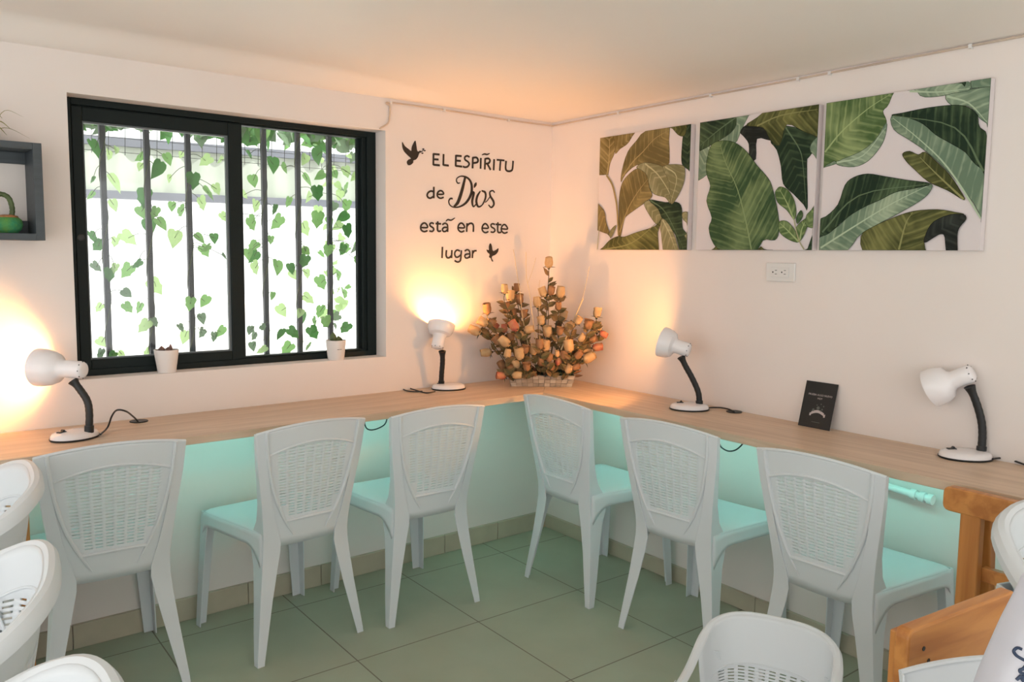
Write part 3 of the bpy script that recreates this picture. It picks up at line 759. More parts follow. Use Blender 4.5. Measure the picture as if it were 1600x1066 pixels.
# ------------------------------------------------------------------ cube shelf with its plants
YF = -0.13
sx1 = ony(68, 300, YF).x; szt = ony(64, 224, YF).z; szb = ony(73, 376, YF).z; sx0 = sx1-0.40; th = 0.024
sh = thing('wall_shelf', 'dark slate wooden cube shelf on the window wall, cut by the left edge', 'shelf', (sx1, 0, szb))
def sbox(name, lo, hi, m=M_shelf):
    b = MB(sh.location); b.box(lo, hi); return b.build(name, m, sh, shade=False, bevel=0.001)
sbox('side_panel', (sx1-th, YF, szb), (sx1, -0.001, szt)); sbox('side_panel', (sx0, YF, szb), (sx0+th, -0.001, szt))
sbox('top_panel', (sx0+th, YF, szt-0.020), (sx1-th, -0.001, szt)); sbox('bottom_panel', (sx0+th, YF, szb), (sx1-th, -0.001, szb+0.020))
sbox('back_rail', (sx0+th, -0.016, szb+0.020), (sx1-th, -0.001, szb+0.060)); sbox('back_rail', (sx0+th, -0.016, szt-0.055), (sx1-th, -0.001, szt-0.020))
q = ony(12, 355, -0.075); q.z = szb+0.020
cp = thing('crochet_pot', 'round green crochet pot with a bent cactus inside the cube shelf', 'potted plant', q)
M_yarn = mat('green_yarn', (0.03, 0.22, 0.10), 0.9, col2=(0.10, 0.26, 0.05), vscale=30, bump=1.0, bscale=160)
M_yarnb = mat('orange_yarn', (0.45, 0.20, 0.08), 0.9, var=0.4, vscale=60, bump=1.0, bscale=160)
b = MB(q); Mq = Matrix.Translation(q)
b.lathe([(0.0002, 0), (0.026, 0.001), (0.037, 0.012), (0.041, 0.026), (0.038, 0.040), (0.030, 0.047)], Mq, 24); b.build('pot', M_yarn, cp)
b = MB(q); b.lathe([(0.0002, 0.045), (0.031, 0.045), (0.028, 0.052), (0.012, 0.055), (0.0002, 0.055)], Mq, 20); b.build('soil', M_yarnb, cp)
b = MB(q); b.tube(smooth([q+Vector((0.012, 0, 0.05)), q+Vector((0.014, 0, 0.075)), q+Vector((0.006, 0, 0.105)), q+Vector((-0.014, 0, 0.115)), q+Vector((-0.03, 0, 0.105))], 5), [0.007+0.001*(k % 2) for k in range(20)]+[0.003], 9); b.build('cactus', M_cactus, cp)
q = ony(-14, 222, -0.06); q.z = szt
ap = thing('air_plant', 'spiky little plant standing on top of the cube shelf', 'potted plant', q)
b = MB(q); b.lathe([(0.0002, 0), (0.022, 0), (0.026, 0.03), (0.0002, 0.03)], Matrix.Translation(q), 20); b.build('pot', M_pot, ap)
b = MB(q)
for dx, dz, w in ((0.052, 0.03, 0.004), (0.10, 0.008, 0.0015), (0.085, 0.07, 0.0015), (0.03, 0.06, 0.005), (-0.02, 0.07, 0.005), (-0.05, 0.05, 0.005), (0.04, 0.012, 0.004)):
    s0 = q+Vector((0, 0, 0.03)); s2 = s0+Vector((dx, -0.01, dz-0.02)); s1 = s0+Vector((dx*0.45, 0, dz*0.8+0.008))
    pp = smooth([s0, s1, s2], 5); b.tube(pp, [w*(1-0.9*k/(len(pp)-1)) for k in range(len(pp))], 6)
b.build('leaf', mat('air_plant_leaf', (0.35, 0.30, 0.12), 0.7, col2=(0.10, 0.13, 0.05), vscale=12), ap)

# ------------------------------------------------------------------ cactus pots on the window sill
def sill_pot(px, py_b, r0, r1, h, label, tall):
    q = ony(px, py_b, 0.034); q.z = WZ0
    t = thing('cactus_pot', label, 'potted plant', q, 0, 'cactus pots on the window sill')
    Mq = Matrix.Translation(q)
    b = MB(q); b.lathe([(0.0002, 0), (r0*0.96, 0), (r0, 0.003), (r1, h-0.001), (r1-0.0005, h), (r1-0.0035, h), (r1-0.004, h-0.012), (0.0002, h-0.012)], Mq, 36); pt_ = b.build('pot', M_pot, t)
    b = MB(q); b.lathe([(0.0002, h-0.011), (r1-0.0045, h-0.011), (r1-0.006, h-0.006), (0.0002, h-0.004)], Mq, 24); b.build('soil', M_soil, t)
    def blob(x, y, r, hh, m, name):
        b = MB(q); n = 12
        c = q+Vector((x, y, h-0.008)); rings = []
        for k in range(10):
            a = k/9; rr = r*math.sin(math.pi*(0.18+0.82*a)) if a < 1 else 0.0003
            rings.append([c+Vector((rr*(1+0.12*(i % 2))*math.cos(2*math.pi*i/18), rr*(1+0.12*(i % 2))*math.sin(2*math.pi*i/18), hh*a)) for i in range(18)])
        b.loft(rings); b.build(name, m, t)
    if tall:
        blob(-0.012, 0, 0.0125, 0.042, M_cactus, 'cactus'); blob(0.006, -0.01, 0.009, 0.026, M_cactus, 'cactus'); blob(0.016, -0.004, 0.009, 0.021, M_cactus, 'cactus'); blob(0.002, 0.013, 0.008, 0.03, M_cactus, 'cactus'); blob(0.024, 0.006, 0.007, 0.014, M_cactus, 'cactus')
        b = MB(q)
        for x0, x1 in ((-0.012, -0.004), (-0.002, 0.006)):
            f = lambda x: Vector((q.x+x, q.y-math.sqrt((r0+(r1-r0)*0.55)**2-x*x)-0.0004, q.z+h*0.55))
            b.tube([f(x0+(x1-x0)*k/4) for k in range(5)], 0.0009, 5)
        b.build('printed_mark', M_black, pt_)
    else:
        blob(-0.016, 0, 0.010, 0.022, M_cactusp, 'cactus'); blob(0.013, -0.004, 0.0062, 0.028, M_cactusp, 'cactus'); blob(0.0, -0.012, 0.008, 0.014, M_cactusp, 'cactus'); blob(0.010, 0.012, 0.009, 0.016, M_cactusp, 'cactus')
sill_pot(261, 585, 0.0305, 0.0415, 0.080, 'white cactus pot on the sill under the left sliding pane, low plants', False)
sill_pot(525, 560, 0.0325, 0.0400, 0.078, 'white cactus pot at the right end of the sill, taller green cactus', True)

# ------------------------------------------------------------------ outlet, cable
c0_, c1_ = onR(1199.5, 410.5), onR(1243, 441)
s0 = -c0_.y*_n; s1 = -c1_.y*_n; z1 = c0_.z; z0 = c1_.z
ou = thing('wall_outlet', 'white double power outlet on the wall under the paintings', 'outlet', wr((s0+s1)/2, 0, (z0+z1)/2))
def rbox(b, s0, s1, z0, z1, o0, o1):
    b.hexa([wr(s0, o0, z0), wr(s1, o0, z0), wr(s1, o1, z0), wr(s0, o1, z0), wr(s0, o0, z1), wr(s1, o0, z1), wr(s1, o1, z1), wr(s0, o1, z1)])
b = MB(ou.location); rbox(b, s0, s1, z0, z1, 0.0003, 0.008); b.build('cover_plate', M_outlet, ou, shade=False, bevel=0.003)
b = MB(ou.location); sm = (s0+s1)/2; zm = (z0+z1)/2; rbox(b, sm-0.037, sm+0.037, zm-0.017, zm+0.017, 0.008, 0.0098); skt = b.build('socket', M_outlet, ou, shade=False, bevel=0.001)
b = MB(ou.location)
for d in (-0.020, 0.017):
    rbox(b, sm+d, sm+d+0.008, zm+0.0055, zm+0.0075, 0.0098, 0.0101); rbox(b, sm+d, sm+d+0.008, zm-0.0075, zm-0.0055, 0.0098, 0.0101)
    pc = [wr(sm+d-0.0085+0.0028*math.cos(k*math.pi/6), 0.0099, zm+0.0028*math.sin(k*math.pi/6)) for k in range(12)]; b.poly(pc, wr(0, 0.0002, 0)-wr(0, 0, 0))
b.build('socket_hole', M_black, skt, shade=False)
cz = H-0.012
cab = thing('wall_cable', 'thin painted cable clipped along both walls just under the ceiling', 'cable', (-0.9, 0, cz))
pts = [Vector((WX1-0.03, -0.006, WZ1+0.004)), Vector((WX1+0.008, -0.006, WZ1+0.03)), Vector((WX1+0.016, -0.006, WZ1+0.06)), Vector((WX1+0.018, -0.006, cz-0.02)), Vector((WX1+0.024, -0.006, cz-0.004)), Vector((-0.55, -0.006, cz-0.003)), Vector((-0.25, -0.006, cz-0.006)), Vector((-0.012, -0.010, cz-0.004)), wr(0.02, 0.006, cz-0.004), wr(0.5, 0.006, cz), wr(1.0, 0.006, cz+0.002), wr(1.35, 0.006, cz+0.003), wr(2.0, 0.006, cz+0.006), wr(2.8, 0.006, cz+0.006)]
b = MB(cab.location); b.tube(smooth(pts, 5), 0.0034, 7); b.build('cable', M_cable, cab)
for p in [Vector((WX1+0.02, -0.006, cz-0.004)), Vector((-0.62, -0.006, cz-0.003)), Vector((-0.27, -0.006, cz-0.006)), wr(0.45, 0.006, cz), wr(0.95, 0.006, cz+0.002), wr(1.33, 0.006, cz+0.003), wr(1.45, 0.006, cz+0.003), wr(1.9, 0.006, cz+0.005)]:
    b = MB(cab.location); b.box(p-Vector((0.005, 0.005, 0.006)), p+Vector((0.005, 0.005, 0.006))); b.tube([p, p+Vector((0.004, -0.004, -0.010))], 0.0015, 6); b.build('cable_clip', M_outlet, cab, shade=False)

# ------------------------------------------------------------------ canvas prints
pm = bpy.data.materials.new('botanical_print'); pm.use_nodes = True
N = pm.node_tree.nodes; Lk = pm.node_tree.links; B_ = N['Principled BSDF']
def nd(t, **k):
    n = N.new(t)
    for a, v in k.items(): setattr(n, a, v)
    return n
ca = nd('ShaderNodeAttribute', attribute_name='ca'); cb2 = nd('ShaderNodeAttribute', attribute_name='cb')
uv = nd('ShaderNodeAttribute', attribute_name='lv')
sp = nd('ShaderNodeSeparateXYZ'); Lk.new(uv.outputs['Vector'], sp.inputs[0])
tc = nd('ShaderNodeTexCoord')
def mth(op, a, bb=None):
    n = nd('ShaderNodeMath', operation=op)
    for i, q in enumerate((a, bb)):
        if q is None: continue
        if isinstance(q, (int, float)): n.inputs[i].default_value = q
        else: Lk.new(q, n.inputs[i])
    return n.outputs[0]
nz = nd('ShaderNodeTexNoise'); nz.inputs['Scale'].default_value = 22; nz.inputs['Detail'].default_value = 6; Lk.new(tc.outputs['Object'], nz.inputs['Vector'])
nz2 = nd('ShaderNodeTexNoise'); nz2.inputs['Scale'].default_value = 9; nz2.inputs['Detail'].default_value = 3; Lk.new(tc.outputs['Object'], nz2.inputs['Vector'])
u_ = mth('SUBTRACT', sp.outputs[0], mth('MULTIPLY', mth('ABSOLUTE', sp.outputs[1]), 0.75))
u_ = mth('ADD', u_, mth('MULTIPLY', nz2.outputs['Fac'], 0.035))
cxy = nd('ShaderNodeCombineXYZ'); Lk.new(mth('MULTIPLY', u_, 85.0), cxy.inputs[0]); Lk.new(mth('MULTIPLY', sp.outputs[1], 7.0), cxy.inputs[1])
st = nd('ShaderNodeTexNoise'); st.inputs['Scale'].default_value = 1.0; st.inputs['Detail'].default_value = 5; Lk.new(cxy.outputs[0], st.inputs['Vector'])
w1 = mth('POWER', mth('ADD', mth('MULTIPLY', mth('SINE', mth('MULTIPLY', u_, 6.2832*33)), 0.5), 0.5), 7.0)
strk = mth('MULTIPLY', mth('SUBTRACT', st.outputs['Fac'], 0.40), 2.6)
fac = mth('ADD', mth('ADD', mth('MULTIPLY', strk, 0.55), mth('MULTIPLY', w1, mth('MULTIPLY', nz.outputs['Fac'], 0.8))), mth('MULTIPLY', mth('SUBTRACT', nz2.outputs['Fac'], 0.46), 2.8))
cl = nd('ShaderNodeClamp'); Lk.new(fac, cl.inputs[0])
mx = nd('ShaderNodeMix', data_type='RGBA'); Lk.new(cl.outputs[0], mx.inputs['Factor']); Lk.new(ca.outputs['Color'], mx.inputs['A']); Lk.new(cb2.outputs['Color'], mx.inputs['B'])
Lk.new(mx.outputs['Result'], B_.inputs['Base Color']); B_.inputs['Roughness'].default_value = 0.75; B_.inputs['Specular IOR Level'].default_value = 0.2

BGC = (0.70, 0.64, 0.645)
_PAL = {'D': ((0.018, 0.042, 0.022), (0.10, 0.155, 0.075)), 'M': ((0.05, 0.11, 0.045), (0.22, 0.30, 0.13)), 'G': ((0.10, 0.18, 0.06), (0.33, 0.42, 0.18)),
       'L': ((0.20, 0.30, 0.20), (0.42, 0.52, 0.36)), 'O': ((0.075, 0.085, 0.025), (0.25, 0.25, 0.085)), 'Y': ((0.20, 0.15, 0.045), (0.42, 0.33, 0.14)),
       'T': ((0.28, 0.27, 0.13), (0.46, 0.44, 0.26)), 'K': ((0.016, 0.020, 0.018), (0.05, 0.06, 0.05)), 'B': ((0.20, 0.16, 0.06), (0.36, 0.28, 0.11))}
PAL = {k: (tuple(x*0.68 for x in a), tuple(x*0.84 for x in c)) for k, (a, c) in _PAL.items()}
def canvas(name_lab, s0, s1, z0, z1, ox, oy, sc, leaves, strokes):
    O = wr((s0+s1)/2, 0, (z0+z1)/2)
    V, Fc, CA, CB, UV = [], [], [], [], []
    def face(ps, a, c, uvs=None):
        i = len(V); V.extend([tuple(Vector(p)-O) for p in ps]); Fc.append(list(range(i, i+len(ps))))
        for k in range(len(ps)):
            CA.append(a); CB.append(c); UV.append(uvs[k] if uvs else (0, 0))
    D = 0.026
    P = [wr(s0, 0.002, z0), wr(s1, 0.002, z0), wr(s1, D, z0), wr(s0, D, z0), wr(s0, 0.002, z1), wr(s1, 0.002, z1), wr(s1, D, z1), wr(s0, D, z1)]
    for f in ((0,3,2,1),(4,5,6,7),(0,1,5,4),(1,2,6,5),(2,3,7,6),(3,0,4,7)): face([P[i] for i in f], BGC, BGC)
    def S_(x, y):
        w = onR(ox+x*sc, oy+y*sc, D); s = D*A_R - w.y*_n
        return min(s1, max(s0, s)), min(z1, max(z0, w.z))
    def S_out(x, y):           # a point on the canvas border is carried past it, so the print is cut straight by the edge
        s, z = S_(x, y); m = 0.013
        return (s1+.03 if s > s1-m else s0-.03 if s < s0+m else s), (z1+.03 if z > z1-m else z0-.03 if z < z0+m else z)
    lay = D+0.0003
    def emit_poly(uvp, a, c, axis):
        nonlocal lay
        (bx, by), (tx, ty) = axis; dx, dy = tx-bx, ty-by; n = math.hypot(dx, dy) or 1; dx /= n; dy /= n
        uvs = [((s-bx)*dx+(z-by)*dy, -(s-bx)*dy+(z-by)*dx) for s, z in uvp]
        face([wr(s, lay, z) for s, z in uvp], a, c, uvs); lay += 0.00012
    def line(pts, w, a):
        nonlocal lay
        L, R = [], []
        for i, (s, z) in enumerate(pts):
            p, q = pts[max(0, i-1)], pts[min(len(pts)-1, i+1)]
            dx, dz = q[0]-p[0], q[1]-p[1]; n = math.hypot(dx, dz) or 1
            ww = (w[i] if isinstance(w, list) else w)/2
            L.append((s-dz/n*ww, z+dx/n*ww)); R.append((s+dz/n*ww, z-dx/n*ww))
        cp_ = lambda q: (min(s1, max(s0, q[0])), min(z1, max(z0, q[1])))
        for i in range(len(pts)-1): face([wr(q[0], lay, q[1]) for q in map(cp_, (L[i], R[i], R[i+1], L[i+1]))], a, a)
        lay += 0.00012
    def prs(txt):
        v = [float(t) for t in txt.replace(',', ' ').split()]
        return list(zip(v[::2], v[1::2]))
    for col, txt, mid in leaves:
        raw = [S_out(x, y) for x, y in prs(txt)]
        pts = [(min(s1, max(s0, p.x)), min(z1, max(z0, p.y))) for p in smooth([Vector((x, y, 0)) for x, y in raw], 3, True)]
        pts = [q for i, q in enumerate(pts) if math.hypot(q[0]-pts[i-1][0], q[1]-pts[i-1][1]) > 1e-5]
        m = [S_(x, y) for x, y in prs(mid)]
        a, c = PAL[col]
        emit_poly(pts, a, c, (m[0], m[-1]))
        line(pts+[pts[0]], 0.0016, tuple(x*0.45 for x in a))
        if len(m) > 2:
            sm_ = [(p.x, p.y) for p in smooth([Vector((x, y, 0)) for x, y in m], 4)]
            line(sm_, [0.0062*(1-0.8*k/(len(sm_)-1)) for k in range(len(sm_))], tuple(min(1, x*1.15+0.02) for x in c))
    for col, w, txt in strokes:
        q = [(p.x, p.y) for p in smooth([Vector((x, y, 0)) for x, y in prs(txt)], 4)]
        line([S_(x, y) for x, y in q], w, PAL[col][1])
    me = bpy.data.meshes.new('canvas_print'); me.from_pydata(V, [], Fc); me.materials.append(pm)
    for nm, dat in (('ca', CA), ('cb', CB)):
        at = me.attributes.new(nm, 'FLOAT_COLOR', 'CORNER')
        flat = []
        for c in dat: flat += [c[0], c[1], c[2], 1.0]
        at.data.foreach_set('color', flat)
    at = me.attributes.new('lv', 'FLOAT_VECTOR', 'CORNER'); flat = []
    for q in UV: flat += [q[0], q[1], 0.0]
    at.data.foreach_set('vector', flat)
    o = bpy.data.objects.new('canvas_print', me); COL.objects.link(o); o.location = O
    tag(o, name_lab, 'painting', 'leaf canvases on the right wall')
PZ0, PZ1 = 1.349, 1.830
canvas('square leaf canvas nearest the corner, yellowish green leaves on arching stems', 0.361, 0.876, PZ0, PZ1, 930, 190, 160/812, [
    ('Y', '120,130 310,95 270,160 200,215 160,255 155,180 138,142', '150,240 310,95'),
    ('Y', '95,420 42,405 38,250 52,150 85,132 130,128 158,180 152,255 120,330 105,415', '95,420 110,300 115,180 112,132'),
    ('B', '205,480 215,380 260,240 330,150 440,95 580,70 586,150 590,250 575,352 450,345 330,345 240,420', '215,440 300,320 380,240 470,140 575,75'),
    ('D', '725,36 758,30 758,366 712,362 686,312 690,200 700,100', '735,360 730,36'),
    ('O', '580,62 722,40 720,85 692,118 640,85', '720,60 580,62'),
    ('B', '185,900 190,750 193,600 220,480 290,400 345,372 385,388 420,440 430,520 455,590 400,640 330,690 262,740 232,780 205,905', '195,880 260,700 340,560 425,450'),
    ('T', '390,650 432,628 500,690 535,760 490,815 420,720', '400,650 520,780'),
    ('D', '430,620 560,642 650,640 690,690 697,850 715,930 722,1022 690,1022 640,900 560,800 530,760 500,690', '440,625 560,720 700,1000'),
    ('T', '330,362 400,325 540,358 582,420 602,645 560,602 480,580 440,535 415,430 370,385', '400,335 500,420 590,560 600,640'),
    ('T', '540,356 690,345 716,400 702,500 642,620 602,648 590,480', '560,360 650,440 605,640'),
    ('O', '62,1022 100,960 180,912 235,915 330,880 480,830 540,760 500,880 470,1022', '80,1015 300,960 530,770'),
    ('T', '542,768 620,870 672,1022 560,1022 530,900 520,830', '540,780 600,900 640,1015'),
    ('T', '700,720 735,735 738,850 730,950 712,905 735,850 705,780', '720,740 722,940'),
    ('B', '38,652 72,700 92,800 132,925 100,890 34,832', '45,680 125,915'),
    ('T', '130,860 168,822 165,850 135,915 115,900', '120,905 165,825')],
    [('B', 0.0085, '95,425 140,500 165,600 180,700 190,900'), ('T', 0.0045, '42,830 30,930 22,1020')])
canvas('square leaf canvas in the middle, one broad upright dark leaf in front', 0.920, 1.430, PZ0, PZ1, 1080, 150, 210/895, [
    ('L', '55,362 125,335 100,440 110,520 50,555', '60,540 120,340'),
    ('D', '52,180 305,138 302,190 260,250 180,300 55,362', '300,140 180,230 60,330'),
    ('L', '305,138 396,124 330,240 296,312 240,298 195,295 260,250 302,190', '390,130 210,295'),
    ('K', '328,240 368,195 470,195 520,250 532,296 440,285 432,420 390,412 385,320 352,270', '360,230 430,400'),
    ('D', '530,290 640,200 790,250 848,250 792,400 772,450 776,745 750,722 680,650 615,585 600,470 572,360', '600,160 650,240 720,350 745,450 768,735'),
    ('O', '368,197 440,145 580,98 850,58 846,262 760,240 640,190 590,330 530,292 480,212', '440,200 600,130 845,90'),
    ('L', '836,262 838,420 798,372 815,300', '835,270 805,372'),
    ('M', '400,1022 250,1022 150,982 120,880 140,812 105,700 130,600 105,520 105,440 130,340 170,305 240,298 310,320 380,380 440,462 500,530 540,600 580,780 586,900 560,960 480,962 430,1022', '403,1022 370,850 310,620 230,440 195,320'),
    ('G', '600,605 650,630 690,700 702,780 687,822 640,760 580,710 562,650 575,620', '685,820 640,710 590,620'),
    ('G', '590,838 640,835 690,890 722,972 660,960 602,920 585,880', '718,970 650,900 592,845'),
    ('G', '700,880 760,820 782,832 770,890 732,962 712,940', '728,960 740,890 768,828'),
    ('G', '775,790 822,730 816,862 778,872', '780,868 822,740'), ('M', '735,762 748,800 712,852 705,810', '710,850 735,765'),
    ('D', '816,880 814,1024 758,1024', '780,1020 815,890'), ('O', '140,1024 170,1000 210,1012 230,1024', '140,1022 230,1018'), ('O', '440,1024 470,1002 530,1010 545,1024', '440,1022 545,1018')],
    [('T', 0.0042, '690,822 705,900 728,972 757,1024')])
canvas('square leaf canvas on the right, pale and dark folded leaves, unlit lamp below', 1.457, 1.972, PZ0, PZ1, 1275, 110, 280/1029, [
    ('L', '50,562 130,532 105,518 52,532', '50,550 130,530'),
    ('G', '58,190 250,160 435,130 420,190 385,235 405,290 400,370 370,440 300,520 220,554 130,545 105,520 50,530', '52,470 150,350 300,220 432,135'),
    ('L', '300,520 370,440 400,370 405,300 340,400 250,470 130,520 130,545 220,554', '120,530 270,490 400,330'),
    ('L', '905,55 992,38 992,108 930,100 893,95', '900,95 990,45'),
    ('L', '745,145 830,120 930,104 990,118 988,325 950,282 920,240 870,205 780,200', '755,150 880,190 985,300'),
    ('L', '532,117 650,97 800,70 852,92 892,105 800,130 700,150 600,145 550,130', '540,120 700,125 885,105'),
    ('D', '780,74 852,64 856,93 800,90', '780,78 855,90'),
    ('L', '437,262 540,275 620,310 690,370 760,410 860,470 920,540 966,600 950,872 860,700 760,580 640,470 540,400 450,340', '950,850 760,560 600,400 445,275'),
    ('D', '437,258 500,245 650,215 800,200 880,215 930,260 945,330 955,400 973,430 968,602 920,540 860,470 760,410 690,370 620,310 540,275', '965,580 800,330 445,260'),
    ('O', '500,480 540,465 590,485 630,470 700,530 770,600 830,690 856,746 760,690 650,640 570,570 520,520', '850,740 700,600 600,500'),
    ('L', '34,960 110,910 190,840 280,785 370,745 460,700 560,680 666,654 655,700 600,750 480,820 330,900 240,960 150,1036 28,1036', '30,1020 250,880 450,760 660,656'),
    ('D', '34,958 38,870 60,840 130,770 170,660 220,615 300,595 400,610 520,630 666,652 560,680 460,700 370,745 280,785 190,840 110,910 60,945', '40,930 250,720 660,652'),
    ('O', '262,955 330,900 440,850 560,810 700,800 800,815 856,830 760,850 680,880 640,930 625,990 610,1034 310,1034', '480,1030 520,880 560,815'),
    ('K', '640,930 680,870 770,830 850,828 866,855 830,900 815,950 815,1034 760,1034 745,960 720,940 680,960 625,990', '640,960 850,840')], [])

# ------------------------------------------------------------------ lettering on the window wall
LS = 200/1015
def LP(x, y, off=0.0008): return ony(620+x*LS, 210+y*LS, -off)
def lp(txt):
    v = [float(t) for t in txt.replace(',', ' ').split()]; return list(zip(v[::2], v[1::2]))
UM = LS/F_PX*3.45*1.25
WORDS = [
 ('EL', 'dark word EL at the start of the first line of wall lettering', [
  ('E', 13, '290,152 289,245|289,156 338,160|289,198 330,200|289,241 340,246'), ('L', 13, '370,156 368,247|368,243 411,248')]),
 ('ESPIRITU', 'dark accented word ESPÍRITU, widest on the top line of wall lettering', [
  ('E', 13, '468,165 466,254|467,169 513,173|467,208 506,211|466,250 516,256'), ('S', 12, '576,180 556,171 539,181 541,202 563,217 573,236 560,256 539,261 523,254'),
  ('P', 13, '602,182 600,270|601,186 630,184 643,202 636,222 602,228'), ('I', 13, '666,187 663,273'), ('accent', 8, '674,164 694,156 714,160 736,151'),
  ('R', 13, '700,190 697,279|700,194 726,192 738,208 728,228 700,234|716,232 743,282'), ('I', 13, '771,197 767,285'), ('T', 12, '792,202 852,207|822,205 816,289'), ('U', 13, '866,210 862,262 869,286 890,293 911,285 918,262 921,210')]),
 ('de', 'dark small word de left of the big script word on the wall', [
  ('d', 12, '292,456 270,450 249,461 240,481 247,500 266,506 290,492|293,416 292,507'), ('e', 11, '322,476 368,474 362,454 345,447 328,456 320,477 326,497 346,507 371,499')]),
 ('Dios', 'dark large script word Dios in the middle of the wall lettering', [
  ('D', [7, 9, 8, 7, 9, 12, 15, 18, 19, 16, 11, 8, 8, 9, 11, 12], '500,385 482,387 472,366 480,345 510,332 550,340 582,370 594,420 586,480 550,540 500,573 450,578 420,560 411,530 424,510 442,510'),
  ('D', [16, 22, 24, 22, 12], '541,342 520,430 499,500 480,545 452,574'),
  ('i', [8, 18, 17, 10, 7], '580,478 609,462 597,530 606,573 630,552'), ('dot', [6, 20, 18, 5], '629,382 624,396 618,408 612,424'),
  ('o', [8, 16, 17, 14, 8, 13, 16, 10], '662,450 638,490 630,535 645,573 676,560 702,505 700,462 672,447'), ('s', [8, 9, 10, 15, 16, 14, 11, 8], '775,462 760,446 737,458 742,492 764,528 768,558 748,580 726,560'), ('link', 6, '700,540 720,522 742,486')]),
 ('esta', 'dark accented word está opening the third line of wall lettering', [
  ('e', 11, '190,739 241,739 235,714 216,703 197,715 188,739 196,762 218,772 242,764'), ('s', 11, '293,709 276,702 261,712 266,728 286,741 292,756 280,770 257,767'), ('t', 12, '324,690 322,752 331,769 350,766|307,708 350,710'),
  ('a', 11, '360,716 381,705 399,716 403,742 402,774|402,740 376,738 361,753 369,770 386,769 402,755'), ('accent', 8, '388,690 404,677 430,681 460,663')]),
 ('en', 'dark short word en in the middle of the third line of wall lettering', [
  ('e', 11, '485,741 534,741 528,716 510,704 492,716 484,741 492,763 511,774 535,765'), ('n', 12, '556,705 553,774|555,730 571,711 592,706 606,723 606,774')]),
 ('este', 'dark word este closing the third line of wall lettering', [
  ('e', 11, '677,744 723,744 717,721 700,708 683,721 675,746 683,769 703,780 725,771'), ('s', 11, '776,715 759,709 746,718 751,735 771,748 777,764 764,777 743,774'), ('t', 12, '801,697 799,762 808,779 827,776|784,714 828,717'), ('e', 11, '829,749 875,751 868,727 852,715 835,727 827,751 835,773 854,784 877,776')]),
 ('lugar', 'dark word lugar, the last line of the wall lettering', [
  ('l', 12, '361,892 358,982'), ('u', 12, '393,918 390,958 399,978 416,978 434,960|436,918 433,982'), ('g', 11, '500,926 479,918 463,930 458,951 468,973 486,972 507,956|511,920 507,985 500,1006 480,1013 458,1002'),
  ('a', 11, '537,926 556,915 573,923 579,948 578,982|578,948 551,951 538,963 545,980 563,980 578,966'), ('r', 12, '601,920 598,982|600,946 613,926 632,923')])]
NW = (0, -1, 0)
for nm, lab, gl in WORDS:
    x, y = lp(gl[0][2].split('|')[0])[0]
    t = thing('wall_lettering', lab, 'lettering', LP(x, y, 0), 0, 'words of the wall lettering')
    for ch, w, txt in gl:
        b = MB(t.location)
        for k, st in enumerate(txt.split('|')):
            raw = lp(st); pts = [Vector((px, py, 0)) for px, py in raw]
            n = 6 if len(raw) > 2 else 1
            if nm != 'Dios' and len(raw) > 2 and ch in 'LET': n = 1
            sm_ = smooth(pts, n) if n > 1 else pts
            if isinstance(w, list):
                ww = []
                for i in range(len(sm_)):
                    f = i/(len(sm_)-1)*(len(w)-1); j = min(len(w)-2, int(f)); ww.append((w[j]+(w[j+1]-w[j])*(f-j))*UM)
            elif ch == 'accent':
                ww = [w*UM*(0.25+1.1*math.sin(math.pi*(0.1+0.8*i/(len(sm_)-1)))) for i in range(len(sm_))]
            else:
                ww = [w*UM]*len(sm_)
            b.ribbon([LP(p.x, p.y, 0.0004+0.0001*k) for p in sm_], ww, NW, 0.0018)
        b.build('accent' if ch == 'accent' else 'dot' if ch == 'dot' else 'letter', M_letter, t, shade=False)
d1 = lp('42,60 62,92 92,116 114,132 119,98 144,50 153,82 160,128 172,136 182,129 190,138 176,152 166,180 150,200 130,207 128,226 106,244 86,241 79,217 94,199 112,191 88,168 58,136 44,102')
t = thing('dove_decal', 'dark flying dove with a sprig in its beak, beside the top line', 'decal', LP(130, 150, 0), 0, 'doves of the wall lettering')
b = MB(t.location); b.poly([LP(p.x, p.y, 0.0004) for p in smooth([Vector((x, y, 0)) for x, y in d1], 3, True)], (0, -0.0018, 0)); b.build('body', M_letter, t, shade=False)
b = MB(t.location)
b.ribbon([LP(186, 144, .0005), LP(205, 130, .0005), LP(214, 116, .0005)], 4*UM, NW, 0.0018)
for x, y, r in ((209, 117, 8), (220, 129, 8), (202, 150, 8), (195, 137, 6)):
    b.poly([LP(x+r*math.cos(k*.785), y+0.7*r*math.sin(k*.785), .0005) for k in range(8)], (0, -0.0018, 0))
b.build('sprig', M_letter, t, shade=False)
d2 = lp('734,872 744,865 753,890 757,915 766,926 788,915 804,904 801,930 782,954 757,966 752,982 763,1008 752,1005 743,982 730,974 736,952 719,936 711,914 729,918 729,892')
b = MB(LP(750, 940, 0)); b.poly([LP(p.x, p.y, 0.0004) for p in smooth([Vector((x, y, 0)) for x, y in d2], 3, True)], (0, -0.0018, 0))
tag(b.build('dove_decal', M_letter, shade=False), 'small dark dove beside the last word of the wall lettering', 'decal', 'doves of the wall lettering')

